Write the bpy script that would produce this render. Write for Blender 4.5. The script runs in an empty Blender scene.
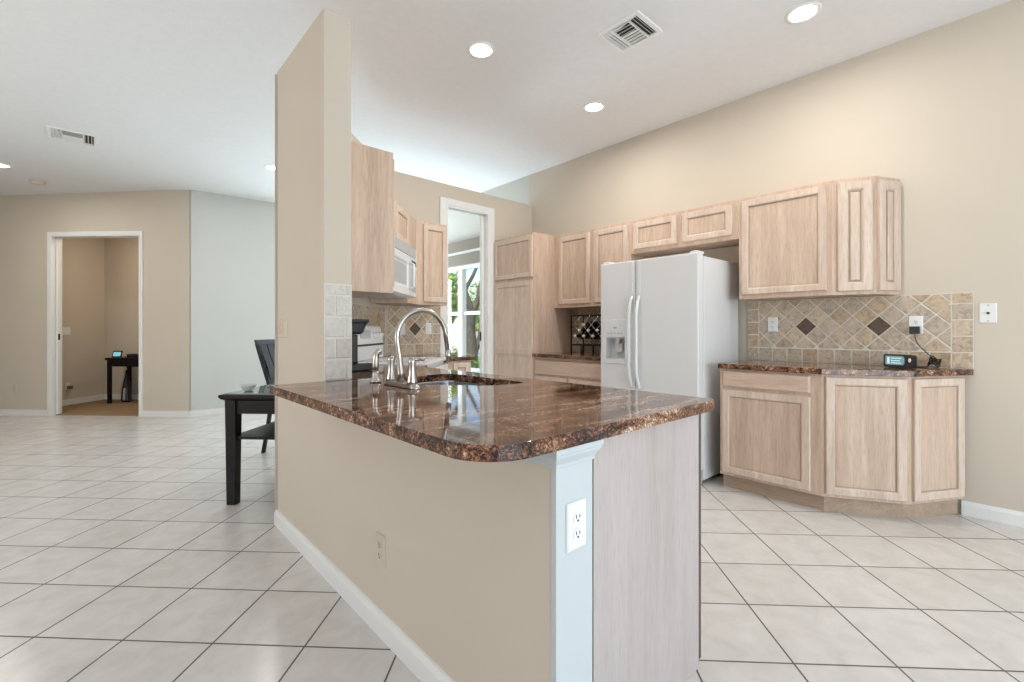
import bpy, bmesh, math, random
from mathutils import Vector, Matrix
from mathutils.geometry import tessellate_polygon
random.seed(7)
SC = bpy.context.scene
COL = SC.collection
PI = math.pi
SQ = math.sqrt(0.5)

# ------------------------------------------------------------------ camera
F_PX, HORIZON, EYE = 463.4, 330.2, 1.15
HEAD = math.atan(512 / F_PX)                      # heading, measured from +X
cam_d = bpy.data.cameras.new('camera')
cam_d.sensor_width = 36.0
cam_d.lens = 36.0 * F_PX / 1024
cam_d.shift_y = -(341 - HORIZON) / 1024
cam_d.clip_start = 0.05
cam_d.clip_end = 300
cam = bpy.data.objects.new('camera', cam_d)
cam.location = (0, 0, EYE)
cam.rotation_euler = (PI / 2, 0, HEAD - PI / 2)
COL.objects.link(cam)
SC.camera = cam

# ------------------------------------------------------------------ world, sun, exposure
SC.view_settings.view_transform = 'Standard'
SC.view_settings.look = 'None'
SC.view_settings.gamma = 1.0
SC.view_settings.use_curve_mapping = False
SC.view_settings.exposure = 0.06
world = bpy.data.worlds.new('world')
SC.world = world
world.use_nodes = True
wn = world.node_tree
wn.nodes.clear()
w_out = wn.nodes.new('ShaderNodeOutputWorld')
w_bg = wn.nodes.new('ShaderNodeBackground')
w_sky = wn.nodes.new('ShaderNodeTexSky')
w_sky.sky_type = 'NISHITA'
w_sky.sun_disc = False
w_sky.sun_elevation = math.radians(48)
w_sky.sun_rotation = math.radians(200)
w_bg.inputs['Strength'].default_value = 0.22
wn.links.new(w_sky.outputs[0], w_bg.inputs[0])
wn.links.new(w_bg.outputs[0], w_out.inputs[0])


def add_light(name, kind, loc, rot, energy, color, **kw):
    d = bpy.data.lights.new(name, kind)
    d.energy = energy
    d.color = color
    for k, v in kw.items():
        setattr(d, k, v)
    o = bpy.data.objects.new(name, d)
    o.location = loc
    o.rotation_euler = rot
    COL.objects.link(o)
    return o


add_light('sun', 'SUN', (0, 0, 20), (math.radians(42), math.radians(-12), math.radians(-60)), 5.0, (1.0, 0.95, 0.86), angle=0.01)
# daylight through the sliding doors behind the camera
add_light('daylight_rear', 'AREA', (0.9, -3.45, 1.25), (PI / 2, 0, 0), 140, (0.80, 0.92, 1.0), shape='RECTANGLE', size=4.6, size_y=2.2)
# added fill light at a made-up, unseen end window of the nook
add_light('fill_nook', 'AREA', (3.52, 7.30, 1.35), (-PI / 2, 0, 0), 125, (0.74, 0.90, 1.0), shape='RECTANGLE', size=0.75, size_y=1.5)
# added fill light from the left, at made-up windows out of view
add_light('fill_left', 'AREA', (-3.5, 3.2, 1.5), (PI / 2, 0, -PI / 2), 55, (1.0, 0.95, 0.92), shape='RECTANGLE', size=2.6, size_y=1.5)


# ------------------------------------------------------------------ node helpers
def new_mat(name):
    m = bpy.data.materials.new(name)
    m.use_nodes = True
    nt = m.node_tree
    b = nt.nodes['Principled BSDF']
    return m, nt, b


def N(nt, t, **kw):
    n = nt.nodes.new(t)
    for k, v in kw.items():
        setattr(n, k, v)
    return n


def coords(nt, scale=(1, 1, 1), rot=(0, 0, 0), loc=(0, 0, 0), kind='Object'):
    tc = N(nt, 'ShaderNodeTexCoord')
    mp = N(nt, 'ShaderNodeMapping')
    mp.inputs['Scale'].default_value = scale
    mp.inputs['Rotation'].default_value = rot
    mp.inputs['Location'].default_value = loc
    nt.links.new(tc.outputs[kind], mp.inputs['Vector'])
    return mp.outputs['Vector']


def noise(nt, vec, scale=5, detail=3, rough=0.5, dist=0.0):
    n = N(nt, 'ShaderNodeTexNoise')
    n.inputs['Scale'].default_value = scale
    n.inputs['Detail'].default_value = detail
    n.inputs['Roughness'].default_value = rough
    n.inputs['Distortion'].default_value = dist
    nt.links.new(vec, n.inputs['Vector'])
    return n.outputs['Fac']


def ramp(nt, fac, stops, interp='LINEAR'):
    r = N(nt, 'ShaderNodeValToRGB')
    r.color_ramp.interpolation = interp
    els = r.color_ramp.elements
    while len(els) < len(stops):
        els.new(0.5)
    for e, (p, c) in zip(els, stops):
        e.position = p
        e.color = (*c, 1) if len(c) == 3 else c
    nt.links.new(fac, r.inputs['Fac'])
    return r.outputs['Color']


def mix(nt, fac, a, b, mode='MIX'):
    m = N(nt, 'ShaderNodeMix', data_type='RGBA', blend_type=mode)
    if isinstance(fac, (int, float)):
        m.inputs['Factor'].default_value = fac
    else:
        nt.links.new(fac, m.inputs['Factor'])
    for sock, x in ((m.inputs[6], a), (m.inputs[7], b)):
        if isinstance(x, tuple):
            sock.default_value = (*x, 1)
        else:
            nt.links.new(x, sock)
    return m.outputs[2]


def math_n(nt, op, a, b=None):
    m = N(nt, 'ShaderNodeMath', operation=op)
    for i, x in enumerate((a, b)):
        if x is None:
            continue
        if isinstance(x, (int, float)):
            m.inputs[i].default_value = x
        else:
            nt.links.new(x, m.inputs[i])
    return m.outputs[0]


def bump(nt, b, height, strength=0.1, dist=0.01):
    n = N(nt, 'ShaderNodeBump')
    n.inputs['Strength'].default_value = strength
    n.inputs['Distance'].default_value = dist
    nt.links.new(height, n.inputs['Height'])
    nt.links.new(n.outputs['Normal'], b.inputs['Normal'])


def plain(name, color, rough=0.5, metal=0.0, var=0.04, vscale=8, bumps=0.0, bscale=120, spec=0.5, coat=0.0):
    m, nt, b = new_mat(name)
    v = coords(nt)
    f = noise(nt, v, vscale, 3)
    lo = tuple(max(0, c * (1 - var)) for c in color)
    hi = tuple(min(1, c * (1 + var)) for c in color)
    nt.links.new(ramp(nt, f, [(0.3, lo), (0.7, hi)]), b.inputs['Base Color'])
    b.inputs['Roughness'].default_value = rough
    b.inputs['Metallic'].default_value = metal
    b.inputs['Specular IOR Level'].default_value = spec
    if coat:
        b.inputs['Coat Weight'].default_value = coat
        b.inputs['Coat Roughness'].default_value = 0.05
    if bumps:
        bump(nt, b, noise(nt, v, bscale, 4), bumps, 0.004)
    return m


# ------------------------------------------------------------------ materials
M_WALL = plain('wall_paint', (0.625, 0.555, 0.465), 0.65, var=0.015, vscale=2, bumps=0.06, bscale=160, spec=0.3)
M_WALL_NOOK = plain('wall_nook_daylit', (0.61, 0.60, 0.545), 0.65, var=0.015, vscale=2, bumps=0.06, bscale=160, spec=0.3)  # blue window daylight of the nook mixed into the wall colour
M_WALL_COOL = plain('wall_dining_daylit', (0.60, 0.615, 0.59), 0.65, var=0.015, vscale=2, bumps=0.06, bscale=160, spec=0.3)  # cool daylight falling on the dining wall put into its colour
M_CEIL = plain('ceiling_paint', (0.80, 0.80, 0.81), 0.8, var=0.015, vscale=20, bumps=0.25, bscale=60, spec=0.2)
M_TRIM = plain('trim_paint', (0.82, 0.82, 0.80), 0.35, var=0.01)
M_TRIM_DAYLIT = plain('pilaster_daylit', (0.54, 0.585, 0.60), 0.4, var=0.01)  # white trim with the bluish rear daylight put into its colour
M_APPL = plain('appliance_white', (0.72, 0.725, 0.735), 0.32, var=0.01, bumps=0.05, bscale=300)
M_APPL_GREY = plain('appliance_grey', (0.45, 0.46, 0.47), 0.4, var=0.02)
M_RECESS = plain('recess_grey', (0.60, 0.61, 0.62), 0.4, var=0.02)
M_APPL_TRIM = plain('appliance_trim', (0.72, 0.73, 0.74), 0.35, var=0.01)
M_DARK = plain('dark_plastic', (0.012, 0.012, 0.014), 0.35, var=0.1)
M_BLACKWOOD = plain('black_wood', (0.008, 0.007, 0.007), 0.42, var=0.25, vscale=20, spec=0.22)
M_NICKEL = plain('brushed_nickel', (0.50, 0.475, 0.445), 0.28, metal=1.0, var=0.05)
M_STEEL = plain('stainless', (0.60, 0.62, 0.64), 0.25, metal=1.0, var=0.04)
M_IRON = plain('black_iron', (0.015, 0.014, 0.013), 0.45, metal=0.3, var=0.2)
M_SILVER = plain('silver_wire', (0.75, 0.75, 0.76), 0.25, metal=1.0, var=0.03)
M_PLATE = plain('plate_plastic', (0.80, 0.80, 0.78), 0.35, var=0.01)
M_PLATE_BEIGE = plain('beige_plate', (0.66, 0.57, 0.45), 0.4, var=0.02)
M_PLATE_WALL = plain('painted_plate', (0.60, 0.53, 0.45), 0.4, var=0.02)
M_SLOT = plain('slot_black', (0.03, 0.03, 0.03), 0.6)
M_SHADE = plain('roman_shade', (0.25, 0.22, 0.18), 0.9, var=0.06, vscale=60)
M_BRASS = plain('dark_brass', (0.25, 0.18, 0.10), 0.4, metal=0.7)
M_BOTTLE = plain('bottle_glass', (0.010, 0.012, 0.010), 0.08, var=0.2)
M_CAPSULE = plain('white_capsule', (0.70, 0.66, 0.58), 0.35, var=0.05)
M_TABLEGLASS = plain('table_glass', (0.26, 0.31, 0.29), 0.04, var=0.02, spec=0.8)
M_BARK = plain('bark', (0.10, 0.085, 0.07), 0.9, var=0.4, vscale=6, bumps=0.5, bscale=20)
M_HOUSE = plain('stucco', (0.82, 0.80, 0.75), 0.8, var=0.03)
M_ROOF = plain('roof_tiles', (0.35, 0.22, 0.16), 0.8, var=0.2)
M_PAVE = plain('pavement', (0.62, 0.60, 0.56), 0.85, var=0.06)
M_SEAT = plain('chair_seat', (0.02, 0.018, 0.016), 0.5, var=0.2)
M_CHAIRSLAT = plain('chair_slat', (0.022, 0.016, 0.012), 0.3, var=0.2, spec=0.3)
M_BROWNBAG = plain('pale_strip', (0.50, 0.42, 0.33), 0.6)
M_GLASSBOWL = plain('pale_glass', (0.55, 0.58, 0.56), 0.08, var=0.03)


def wood(name, horizontal=False, light=(0.70, 0.54, 0.43), dark=(0.545, 0.395, 0.30)):
    m, nt, b = new_mat(name)
    s = (2.2, 30, 30) if horizontal else (30, 30, 2.2)
    v = coords(nt, s)
    oi = N(nt, 'ShaderNodeObjectInfo')
    add = N(nt, 'ShaderNodeVectorMath', operation='ADD')
    sc = N(nt, 'ShaderNodeVectorMath', operation='SCALE')
    comb = N(nt, 'ShaderNodeCombineXYZ')
    for i in range(3):
        nt.links.new(oi.outputs['Random'], comb.inputs[i])
    nt.links.new(comb.outputs[0], sc.inputs[0])
    sc.inputs['Scale'].default_value = 37.0
    nt.links.new(v, add.inputs[0])
    nt.links.new(sc.outputs[0], add.inputs[1])
    v2 = add.outputs[0]
    f1 = noise(nt, v2, 1.0, 4, 0.6, 0.6)
    f2 = noise(nt, v2, 5.5, 3, 0.6)
    c1 = ramp(nt, f1, [(0.28, dark), (0.52, tuple((a + c) / 2 for a, c in zip(light, dark))), (0.72, light)])
    c2 = mix(nt, math_n(nt, 'MULTIPLY', ramp(nt, f2, [(0.36, (1, 1, 1)), (0.5, (0, 0, 0))]), 0.5), c1, tuple(d * 0.8 for d in dark))
    f3 = noise(nt, v2, 0.35, 2, 0.5)
    c2 = mix(nt, 0.35, c2, ramp(nt, f3, [(0.3, (0.72, 0.66, 0.60)), (0.5, (1, 1, 1)), (0.7, (1.12, 1.12, 1.12))]), 'MULTIPLY')
    nt.links.new(c2, b.inputs['Base Color'])
    b.inputs['Roughness'].default_value = 0.42
    b.inputs['Specular IOR Level'].default_value = 0.4
    bump(nt, b, f2, 0.06, 0.003)
    return m


M_WOOD = wood('pickled_oak')
M_WOODH = wood('pickled_oak_horizontal', True)
M_PANEL = wood('grey_oak_panel', False, (0.495, 0.44, 0.425), (0.455, 0.40, 0.385))
M_WOODF = wood('pickled_oak_frame', False, (0.745, 0.61, 0.515), (0.60, 0.465, 0.375))
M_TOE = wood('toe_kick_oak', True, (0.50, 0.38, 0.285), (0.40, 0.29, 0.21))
M_GLAZE_SHADOW = wood('oak_glaze_shadow', False, (0.50, 0.38, 0.285), (0.40, 0.29, 0.205))  # glaze tone that also carries the shadow of the door moulding
M_STRIP = plain('dark_strip', (0.13, 0.085, 0.065), 0.5, var=0.15)
M_WOODIN = plain('cabinet_inside', (0.30, 0.22, 0.15), 0.6, var=0.1)


def voronoi(nt, vec, scale, rnd=1.0):
    n = N(nt, 'ShaderNodeTexVoronoi')
    n.inputs['Scale'].default_value = scale
    n.inputs['Randomness'].default_value = rnd
    nt.links.new(vec, n.inputs['Vector'])
    return n


def granite(name):
    m, nt, b = new_mat(name)
    v = coords(nt, (1.6, 9.0, 9.0), (0, 0, math.radians(40)))
    iso = coords(nt)
    big = noise(nt, v, 2.0, 5, 0.65, 0.9)
    wob = noise(nt, iso, 60, 3, 0.6)
    # mineral grains: one flat tone per voronoi cell
    vec = N(nt, 'ShaderNodeVectorMath', operation='ADD')
    nzc = N(nt, 'ShaderNodeTexNoise')
    nzc.inputs['Scale'].default_value = 45
    nt.links.new(iso, nzc.inputs['Vector'])
    sc = N(nt, 'ShaderNodeVectorMath', operation='SCALE')
    sc.inputs['Scale'].default_value = 0.012
    nt.links.new(nzc.outputs['Color'], sc.inputs[0])
    nt.links.new(iso, vec.inputs[0]); nt.links.new(sc.outputs[0], vec.inputs[1])
    g1 = voronoi(nt, vec.outputs[0], 270)
    g2 = voronoi(nt, vec.outputs[0], 130)
    sep1 = N(nt, 'ShaderNodeSeparateColor'); nt.links.new(g1.outputs['Color'], sep1.inputs[0])
    sep2 = N(nt, 'ShaderNodeSeparateColor'); nt.links.new(g2.outputs['Color'], sep2.inputs[0])
    a = math_n(nt, 'MULTIPLY', sep1.outputs[0], 0.38)
    c = math_n(nt, 'MULTIPLY', sep2.outputs[1], 0.27)
    mr = N(nt, 'ShaderNodeMapRange')
    mr.inputs['From Min'].default_value = 0.34
    mr.inputs['From Max'].default_value = 0.66
    mr.inputs['To Max'].default_value = 0.52
    nt.links.new(big, mr.inputs['Value'])
    d = mr.outputs[0]
    val = math_n(nt, 'ADD', math_n(nt, 'ADD', a, c), d)
    col = ramp(nt, val, [(0.32, (0.010, 0.008, 0.009)), (0.46, (0.035, 0.017, 0.013)), (0.58, (0.15, 0.058, 0.032)),
                         (0.76, (0.27, 0.125, 0.065)), (0.90, (0.44, 0.28, 0.18)), (1.0, (0.68, 0.62, 0.56))])
    nt.links.new(col, b.inputs['Base Color'])
    b.inputs['Roughness'].default_value = 0.05
    b.inputs['Specular IOR Level'].default_value = 0.5
    return m


M_GRANITE = granite('brown_granite')


def travertine(name, stops, mottle=0.8):
    m, nt, b = new_mat(name)
    g = N(nt, 'ShaderNodeNewGeometry')
    v = coords(nt)
    c0 = ramp(nt, g.outputs['Random Per Island'], stops)
    f = noise(nt, v, 38, 5, 0.65, 0.8)
    c = mix(nt, mottle, c0, ramp(nt, f, [(0.30, (0.42, 0.37, 0.32)), (0.5, (0.95, 0.92, 0.88)), (0.72, (1.25, 1.22, 1.18))]), 'MULTIPLY')
    nt.links.new(c, b.inputs['Base Color'])
    b.inputs['Roughness'].default_value = 0.55
    bump(nt, b, f, 0.15, 0.004)
    return m


M_TRAV = travertine('travertine', [(0.0, (0.46, 0.34, 0.23)), (0.25, (0.56, 0.46, 0.36)), (0.5, (0.50, 0.43, 0.36)), (0.75, (0.62, 0.51, 0.39)), (1.0, (0.52, 0.40, 0.27))])
M_TRAV_DAYLIT = travertine('travertine_daylit', [(0.0, (0.60, 0.57, 0.54)), (0.5, (0.68, 0.65, 0.62)), (1.0, (0.64, 0.61, 0.57))], 0.3)  # travertine paled to carry the cool daylight on the column end
M_TRAV_DARK = travertine('dark_accent', [(0.0, (0.11, 0.075, 0.055)), (1.0, (0.14, 0.095, 0.07))])
M_GROUT = plain('wall_grout', (0.74, 0.69, 0.61), 0.8, var=0.05)


def floor_tiles(name):
    # square tiles laid at 45 degrees to the walls, 0.346 m pitch
    m, nt, b = new_mat(name)
    t = 0.34569
    tc = N(nt, 'ShaderNodeTexCoord')
    mp = N(nt, 'ShaderNodeMapping', vector_type='TEXTURE')
    mp.inputs['Location'].default_value = (TILE_O[0], TILE_O[1], 0)
    mp.inputs['Rotation'].default_value = (0, 0, TILE_A)
    mp.inputs['Scale'].default_value = (t, t, 1)
    nt.links.new(tc.outputs['Object'], mp.inputs['Vector'])
    sep = N(nt, 'ShaderNodeSeparateXYZ')
    nt.links.new(mp.outputs['Vector'], sep.inputs[0])
    d = []
    cell = []
    for k in (0, 1):
        fr = math_n(nt, 'FRACT', sep.outputs[k])
        ab = math_n(nt, 'ABSOLUTE', math_n(nt, 'SUBTRACT', fr, 0.5))
        d.append(math_n(nt, 'SUBTRACT', 0.5, ab))
        cell.append(math_n(nt, 'FLOOR', sep.outputs[k]))
    dist = math_n(nt, 'MINIMUM', d[0], d[1])
    gm = N(nt, 'ShaderNodeMapRange', interpolation_type='SMOOTHSTEP')
    gm.inputs['From Min'].default_value = 0.0075
    gm.inputs['From Max'].default_value = 0.0125
    nt.links.new(dist, gm.inputs['Value'])
    mask = gm.outputs[0]
    cmb = N(nt, 'ShaderNodeCombineXYZ')
    nt.links.new(cell[0], cmb.inputs[0])
    nt.links.new(cell[1], cmb.inputs[1])
    wnz = N(nt, 'ShaderNodeTexWhiteNoise')
    nt.links.new(cmb.outputs[0], wnz.inputs['Vector'])
    v = tc.outputs['Object']
    f = noise(nt, v, 9, 5, 0.6, 0.5)
    base = ramp(nt, f, [(0.3, (0.64, 0.605, 0.575)), (0.55, (0.70, 0.67, 0.64)), (0.75, (0.74, 0.715, 0.69))])
    tint = ramp(nt, wnz.outputs['Value'], [(0, (0.95, 0.94, 0.93)), (1, (1.0, 1.0, 1.0))])
    base = mix(nt, 1.0, base, tint, 'MULTIPLY')
    col = mix(nt, mask, (0.13, 0.11, 0.095), base)
    nt.links.new(col, b.inputs['Base Color'])
    rr = N(nt, 'ShaderNodeMapRange')
    rr.inputs['To Min'].default_value = 0.8
    rr.inputs['To Max'].default_value = 0.22
    nt.links.new(mask, rr.inputs['Value'])
    nt.links.new(rr.outputs[0], b.inputs['Roughness'])
    b.inputs['Specular IOR Level'].default_value = 0.4
    bump(nt, b, mask, 0.25, 0.003)
    return m


# floor lattice: origin and angle follow the room's diagonal
_R = (math.sin(HEAD), -math.cos(HEAD))
_Fw = (math.cos(HEAD), math.sin(HEAD))
_yaw, _ox, _oy = -0.0498, -1.6297 * EYE, 1.4304 * EYE
_ax = (math.cos(_yaw) * _R[0] + math.sin(_yaw) * _Fw[0], math.cos(_yaw) * _R[1] + math.sin(_yaw) * _Fw[1])
_ay = (-math.sin(_yaw) * _R[0] + math.cos(_yaw) * _Fw[0], -math.sin(_yaw) * _R[1] + math.cos(_yaw) * _Fw[1])
TILE_A = math.atan2(_ax[1], _ax[0])
TILE_O = (_ox * _ax[0] + _oy * _ay[0], _ox * _ax[1] + _oy * _ay[1])
M_FLOOR = floor_tiles('floor_tile')


def carpet_mat():
    m, nt, b = new_mat('carpet')
    v = coords(nt)
    f = noise(nt, v, 220, 3, 0.7)
    nt.links.new(ramp(nt, f, [(0.3, (0.22, 0.14, 0.075)), (0.7, (0.38, 0.26, 0.15))]), b.inputs['Base Color'])
    b.inputs['Roughness'].default_value = 0.95
    bump(nt, b, f, 0.5, 0.01)
    return m


M_CARPET = carpet_mat()


def leaf_mat(name, lo, hi):
    m, nt, b = new_mat(name)
    g = N(nt, 'ShaderNodeNewGeometry')
    nt.links.new(ramp(nt, g.outputs['Random Per Island'], [(0, lo), (1, hi)]), b.inputs['Base Color'])
    b.inputs['Roughness'].default_value = 0.6
    return m


M_LEAF = leaf_mat('leaves', (0.14, 0.26, 0.03), (0.46, 0.56, 0.14))
M_LEAF2 = leaf_mat('shrub_leaves', (0.06, 0.15, 0.03), (0.20, 0.34, 0.08))
M_LAWN = plain('lawn', (0.16, 0.28, 0.06), 0.9, var=0.35, vscale=3)


def glass_mat(name):
    m = bpy.data.materials.new(name)
    m.use_nodes = True
    nt = m.node_tree
    nt.nodes.clear()
    out = N(nt, 'ShaderNodeOutputMaterial')
    tr = N(nt, 'ShaderNodeBsdfTransparent')
    gl = N(nt, 'ShaderNodeBsdfGlossy')
    gl.inputs['Roughness'].default_value = 0.01
    lw = N(nt, 'ShaderNodeLayerWeight')
    fr = N(nt, 'ShaderNodeMath', operation='MULTIPLY_ADD')
    fr.inputs[1].default_value = 0.55
    fr.inputs[2].default_value = 0.03
    pw = math_n(nt, 'POWER', lw.outputs['Facing'], 5.0)
    nt.links.new(pw, fr.inputs[0])
    mx = N(nt, 'ShaderNodeMixShader')
    nt.links.new(fr.outputs[0], mx.inputs[0])
    nt.links.new(tr.outputs[0], mx.inputs[1])
    nt.links.new(gl.outputs[0], mx.inputs[2])
    nt.links.new(mx.outputs[0], out.inputs[0])
    return m


M_GLASS = glass_mat('window_glass')


def emit(name, color, strength):
    m, nt, b = new_mat(name)
    b.inputs['Base Color'].default_value = (*color, 1)
    b.inputs['Emission Color'].default_value = (*color, 1)
    b.inputs['Emission Strength'].default_value = strength
    return m


M_LAMP = emit('lamp_lens', (1.0, 0.97, 0.92), 9.0)
M_SCREEN = emit('screen', (0.14, 0.25, 0.28), 0.6)
M_SCREEN_DIM = emit('tablet_screen', (0.18, 0.42, 0.52), 0.9)
M_SCREEN_MARK = emit('screen_marks', (0.45, 0.60, 0.58), 0.8)


# ------------------------------------------------------------------ mesh builder
class MB:
    def __init__(s):
        s.v, s.f, s.mi, s.sm = [], [], [], []

    def add(s, vs, fs, mi=0, sm=False):
        k = len(s.v)
        s.v += [tuple(p) for p in vs]
        for f in fs:
            s.f.append(tuple(i + k for i in f))
            s.mi.append(mi)
            s.sm.append(sm)
        return s

    def box(s, x0, x1, y0, y1, z0, z1, mi=0):
        x0, x1 = sorted((x0, x1)); y0, y1 = sorted((y0, y1)); z0, z1 = sorted((z0, z1))
        vs = [(x, y, z) for z in (z0, z1) for y in (y0, y1) for x in (x0, x1)]
        fs = [(0, 2, 3, 1), (4, 5, 7, 6), (0, 1, 5, 4), (2, 6, 7, 3), (0, 4, 6, 2), (1, 3, 7, 5)]
        return s.add(vs, fs, mi)

    def prism(s, poly, z0, z1, mi=0, hole=None):
        n = len(poly)
        if hole is None:
            vs = [(x, y, z0) for x, y in poly] + [(x, y, z1) for x, y in poly]
            fs = [tuple(range(n))[::-1], tuple(range(n, 2 * n))]
            fs += [(i, (i + 1) % n, n + (i + 1) % n, n + i) for i in range(n)]
            return s.add(vs, fs, mi)
        allp = list(poly) + list(hole)
        tris = tessellate_polygon([[Vector((x, y, 0)) for x, y in poly], [Vector((x, y, 0)) for x, y in hole]])
        m = len(allp)
        vs = [(x, y, z0) for x, y in allp] + [(x, y, z1) for x, y in allp]
        fs = [tuple(t) for t in tris] + [tuple(i + m for i in t) for t in tris]
        for off, cnt in ((0, n), (n, len(hole))):
            for i in range(cnt):
                a, b2 = off + i, off + (i + 1) % cnt
                fs.append((a, b2, m + b2, m + a))
        return s.add(vs, fs, mi)

    def loops(s, lps, cap0=True, cap1=True, mi=0, sm=False, closed=False):
        n = len(lps[0])
        vs = [p for l in lps for p in l]
        fs = []
        for k in range(len(lps) - (0 if closed else 1)):
            k2 = (k + 1) % len(lps)
            for i in range(n):
                j = (i + 1) % n
                fs.append((k * n + i, k * n + j, k2 * n + j, k2 * n + i))
        if cap0 and not closed:
            fs.append(tuple(range(n))[::-1])
        if cap1 and not closed:
            fs.append(tuple(range((len(lps) - 1) * n, len(lps) * n)))
        return s.add(vs, fs, mi, sm)

    def tube(s, pts, r, n=12, mi=0, cap=True):
        pts = [Vector(p) for p in pts]
        rs = r if isinstance(r, (list, tuple)) else [r] * len(pts)
        t0 = (pts[1] - pts[0]).normalized()
        ref = Vector((0, 0, 1)) if abs(t0.z) < 0.9 else Vector((1, 0, 0))
        u = t0.cross(ref).normalized()
        lps = []
        for i, p in enumerate(pts):
            t = (pts[min(i + 1, len(pts) - 1)] - pts[max(i - 1, 0)]).normalized()
            u = (u - t * u.dot(t)).normalized()
            w = t.cross(u)
            lps.append([tuple(p + (u * math.cos(2 * PI * k / n) + w * math.sin(2 * PI * k / n)) * rs[i]) for k in range(n)])
        return s.loops(lps, cap, cap, mi, True)

    def lathe(s, prof, c=(0, 0, 0), n=24, mi=0, mat=None, sm=True):
        lps = []
        for r, z in prof:
            l = []
            for k in range(n):
                p = Vector((r * math.cos(2 * PI * k / n), r * math.sin(2 * PI * k / n), z))
                if mat is not None:
                    p = mat @ p
                l.append((p.x + c[0], p.y + c[1], p.z + c[2]))
            lps.append(l)
        return s.loops(lps, True, True, mi, sm)

    def taper(s, x, y, z0, z1, h0, h1, mi=0):
        a = [(x - h0, y - h0, z0), (x + h0, y - h0, z0), (x + h0, y + h0, z0), (x - h0, y + h0, z0)]
        b2 = [(x - h1, y - h1, z1), (x + h1, y - h1, z1), (x + h1, y + h1, z1), (x - h1, y + h1, z1)]
        return s.loops([a, b2], True, True, mi)

    def move(s, mat):
        s.v = [tuple(mat @ Vector(p)) for p in s.v]
        return s

    def build(s, name, mats, parent=None, loc=(0, 0, 0), rz=0.0, bevel=0.0, seg=2):
        me = bpy.data.meshes.new(name)
        me.from_pydata(s.v, [], s.f)
        for m in (mats if isinstance(mats, (list, tuple)) else [mats]):
            me.materials.append(m)
        for p, mi, sm in zip(me.polygons, s.mi, s.sm):
            p.material_index = mi
            p.use_smooth = sm
        bm = bmesh.new()
        bm.from_mesh(me)
        bmesh.ops.recalc_face_normals(bm, faces=bm.faces)
        bm.to_mesh(me)
        bm.free()
        o = bpy.data.objects.new(name, me)
        COL.objects.link(o)
        o.location = loc
        o.rotation_euler = (0, 0, rz)
        if parent is not None:
            o.parent = parent
        if bevel:
            b = o.modifiers.new('bevel', 'BEVEL')
            b.width = bevel
            b.segments = seg
            b.limit_method = 'ANGLE'
            b.angle_limit = math.radians(35)
            b.harden_normals = False
        return o


def tag(o, label, cat, group=None, kind=None):
    o['label'] = label
    o['category'] = cat
    if group:
        o['group'] = group
    if kind:
        o['kind'] = kind
    return o


def struct(name, mb, mats, loc=(0, 0, 0), rz=0.0, bevel=0.0, parent=None):
    o = mb.build(name, mats, parent, loc, rz, bevel)
    if parent is None:
        o['kind'] = 'structure'
    return o


def thing(name, label, cat, loc=(0, 0, 0), rz=0.0, group=None):
    o = bpy.data.objects.new(name, None)
    o.empty_display_size = 0.05
    o.location = loc
    o.rotation_euler = (0, 0, rz)
    COL.objects.link(o)
    return tag(o, label, cat, group)


def rounded(poly, radii, n=6):
    out = []
    k = len(poly)
    for i, (p, r) in enumerate(zip(poly, radii)):
        if r <= 0:
            out.append(p)
            continue
        p = Vector(p); a = Vector(poly[i - 1]); b = Vector(poly[(i + 1) % k])
        da, db = (a - p).normalized(), (b - p).normalized()
        half = da.angle(db) / 2
        t = r / math.tan(half)
        c = p + (da + db).normalized() * (r / math.sin(half))
        p0, p1 = p + da * t - c, p + db * t - c
        a0 = math.atan2(p0.y, p0.x); a1 = math.atan2(p1.y, p1.x)
        dlt = (a1 - a0 + PI) % (2 * PI) - PI
        for j in range(n + 1):
            an = a0 + dlt * j / n
            out.append((c.x + r * math.cos(an), c.y + r * math.sin(an)))
    return out


# ------------------------------------------------------------------ the setting
XR, YD = 4.03, 4.084            # right wall, wall with the doorway
WT = 2.69                       # height of the kitchen's part-height walls
FO = (0.943, 7.392)             # corner where the slanting far wall begins


def ceil_z(x, y):
    return 3.0199 + 0.0201 * x - 0.00456 * y


b = MB().box(-3.75, 4.18, -3.75, 12.2, -0.12, 0.0)
struct('floor', b, M_FLOOR)
cv = [(-3.75, -3.75), (4.18, -3.75), (4.18, 12.2), (-3.75, 12.2)]
b = MB().loops([[(x, y, ceil_z(x, y)) for x, y in cv], [(x, y, 3.4) for x, y in cv]])
struct('ceiling', b, M_CEIL)

TOP = 3.25
WY0, WY1, WZ0, WZ1 = 4.62, 6.45, 0.55, 2.10      # nook window
b = MB()
b.box(XR, XR + 0.15, -3.6, YD + 0.06, 0, TOP)
struct('wall_right', b, M_WALL)
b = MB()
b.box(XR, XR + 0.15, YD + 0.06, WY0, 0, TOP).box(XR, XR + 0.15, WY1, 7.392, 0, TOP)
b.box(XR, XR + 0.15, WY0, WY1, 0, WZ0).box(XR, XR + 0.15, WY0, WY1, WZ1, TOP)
struct('wall_nook', b, M_WALL_NOOK)
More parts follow.
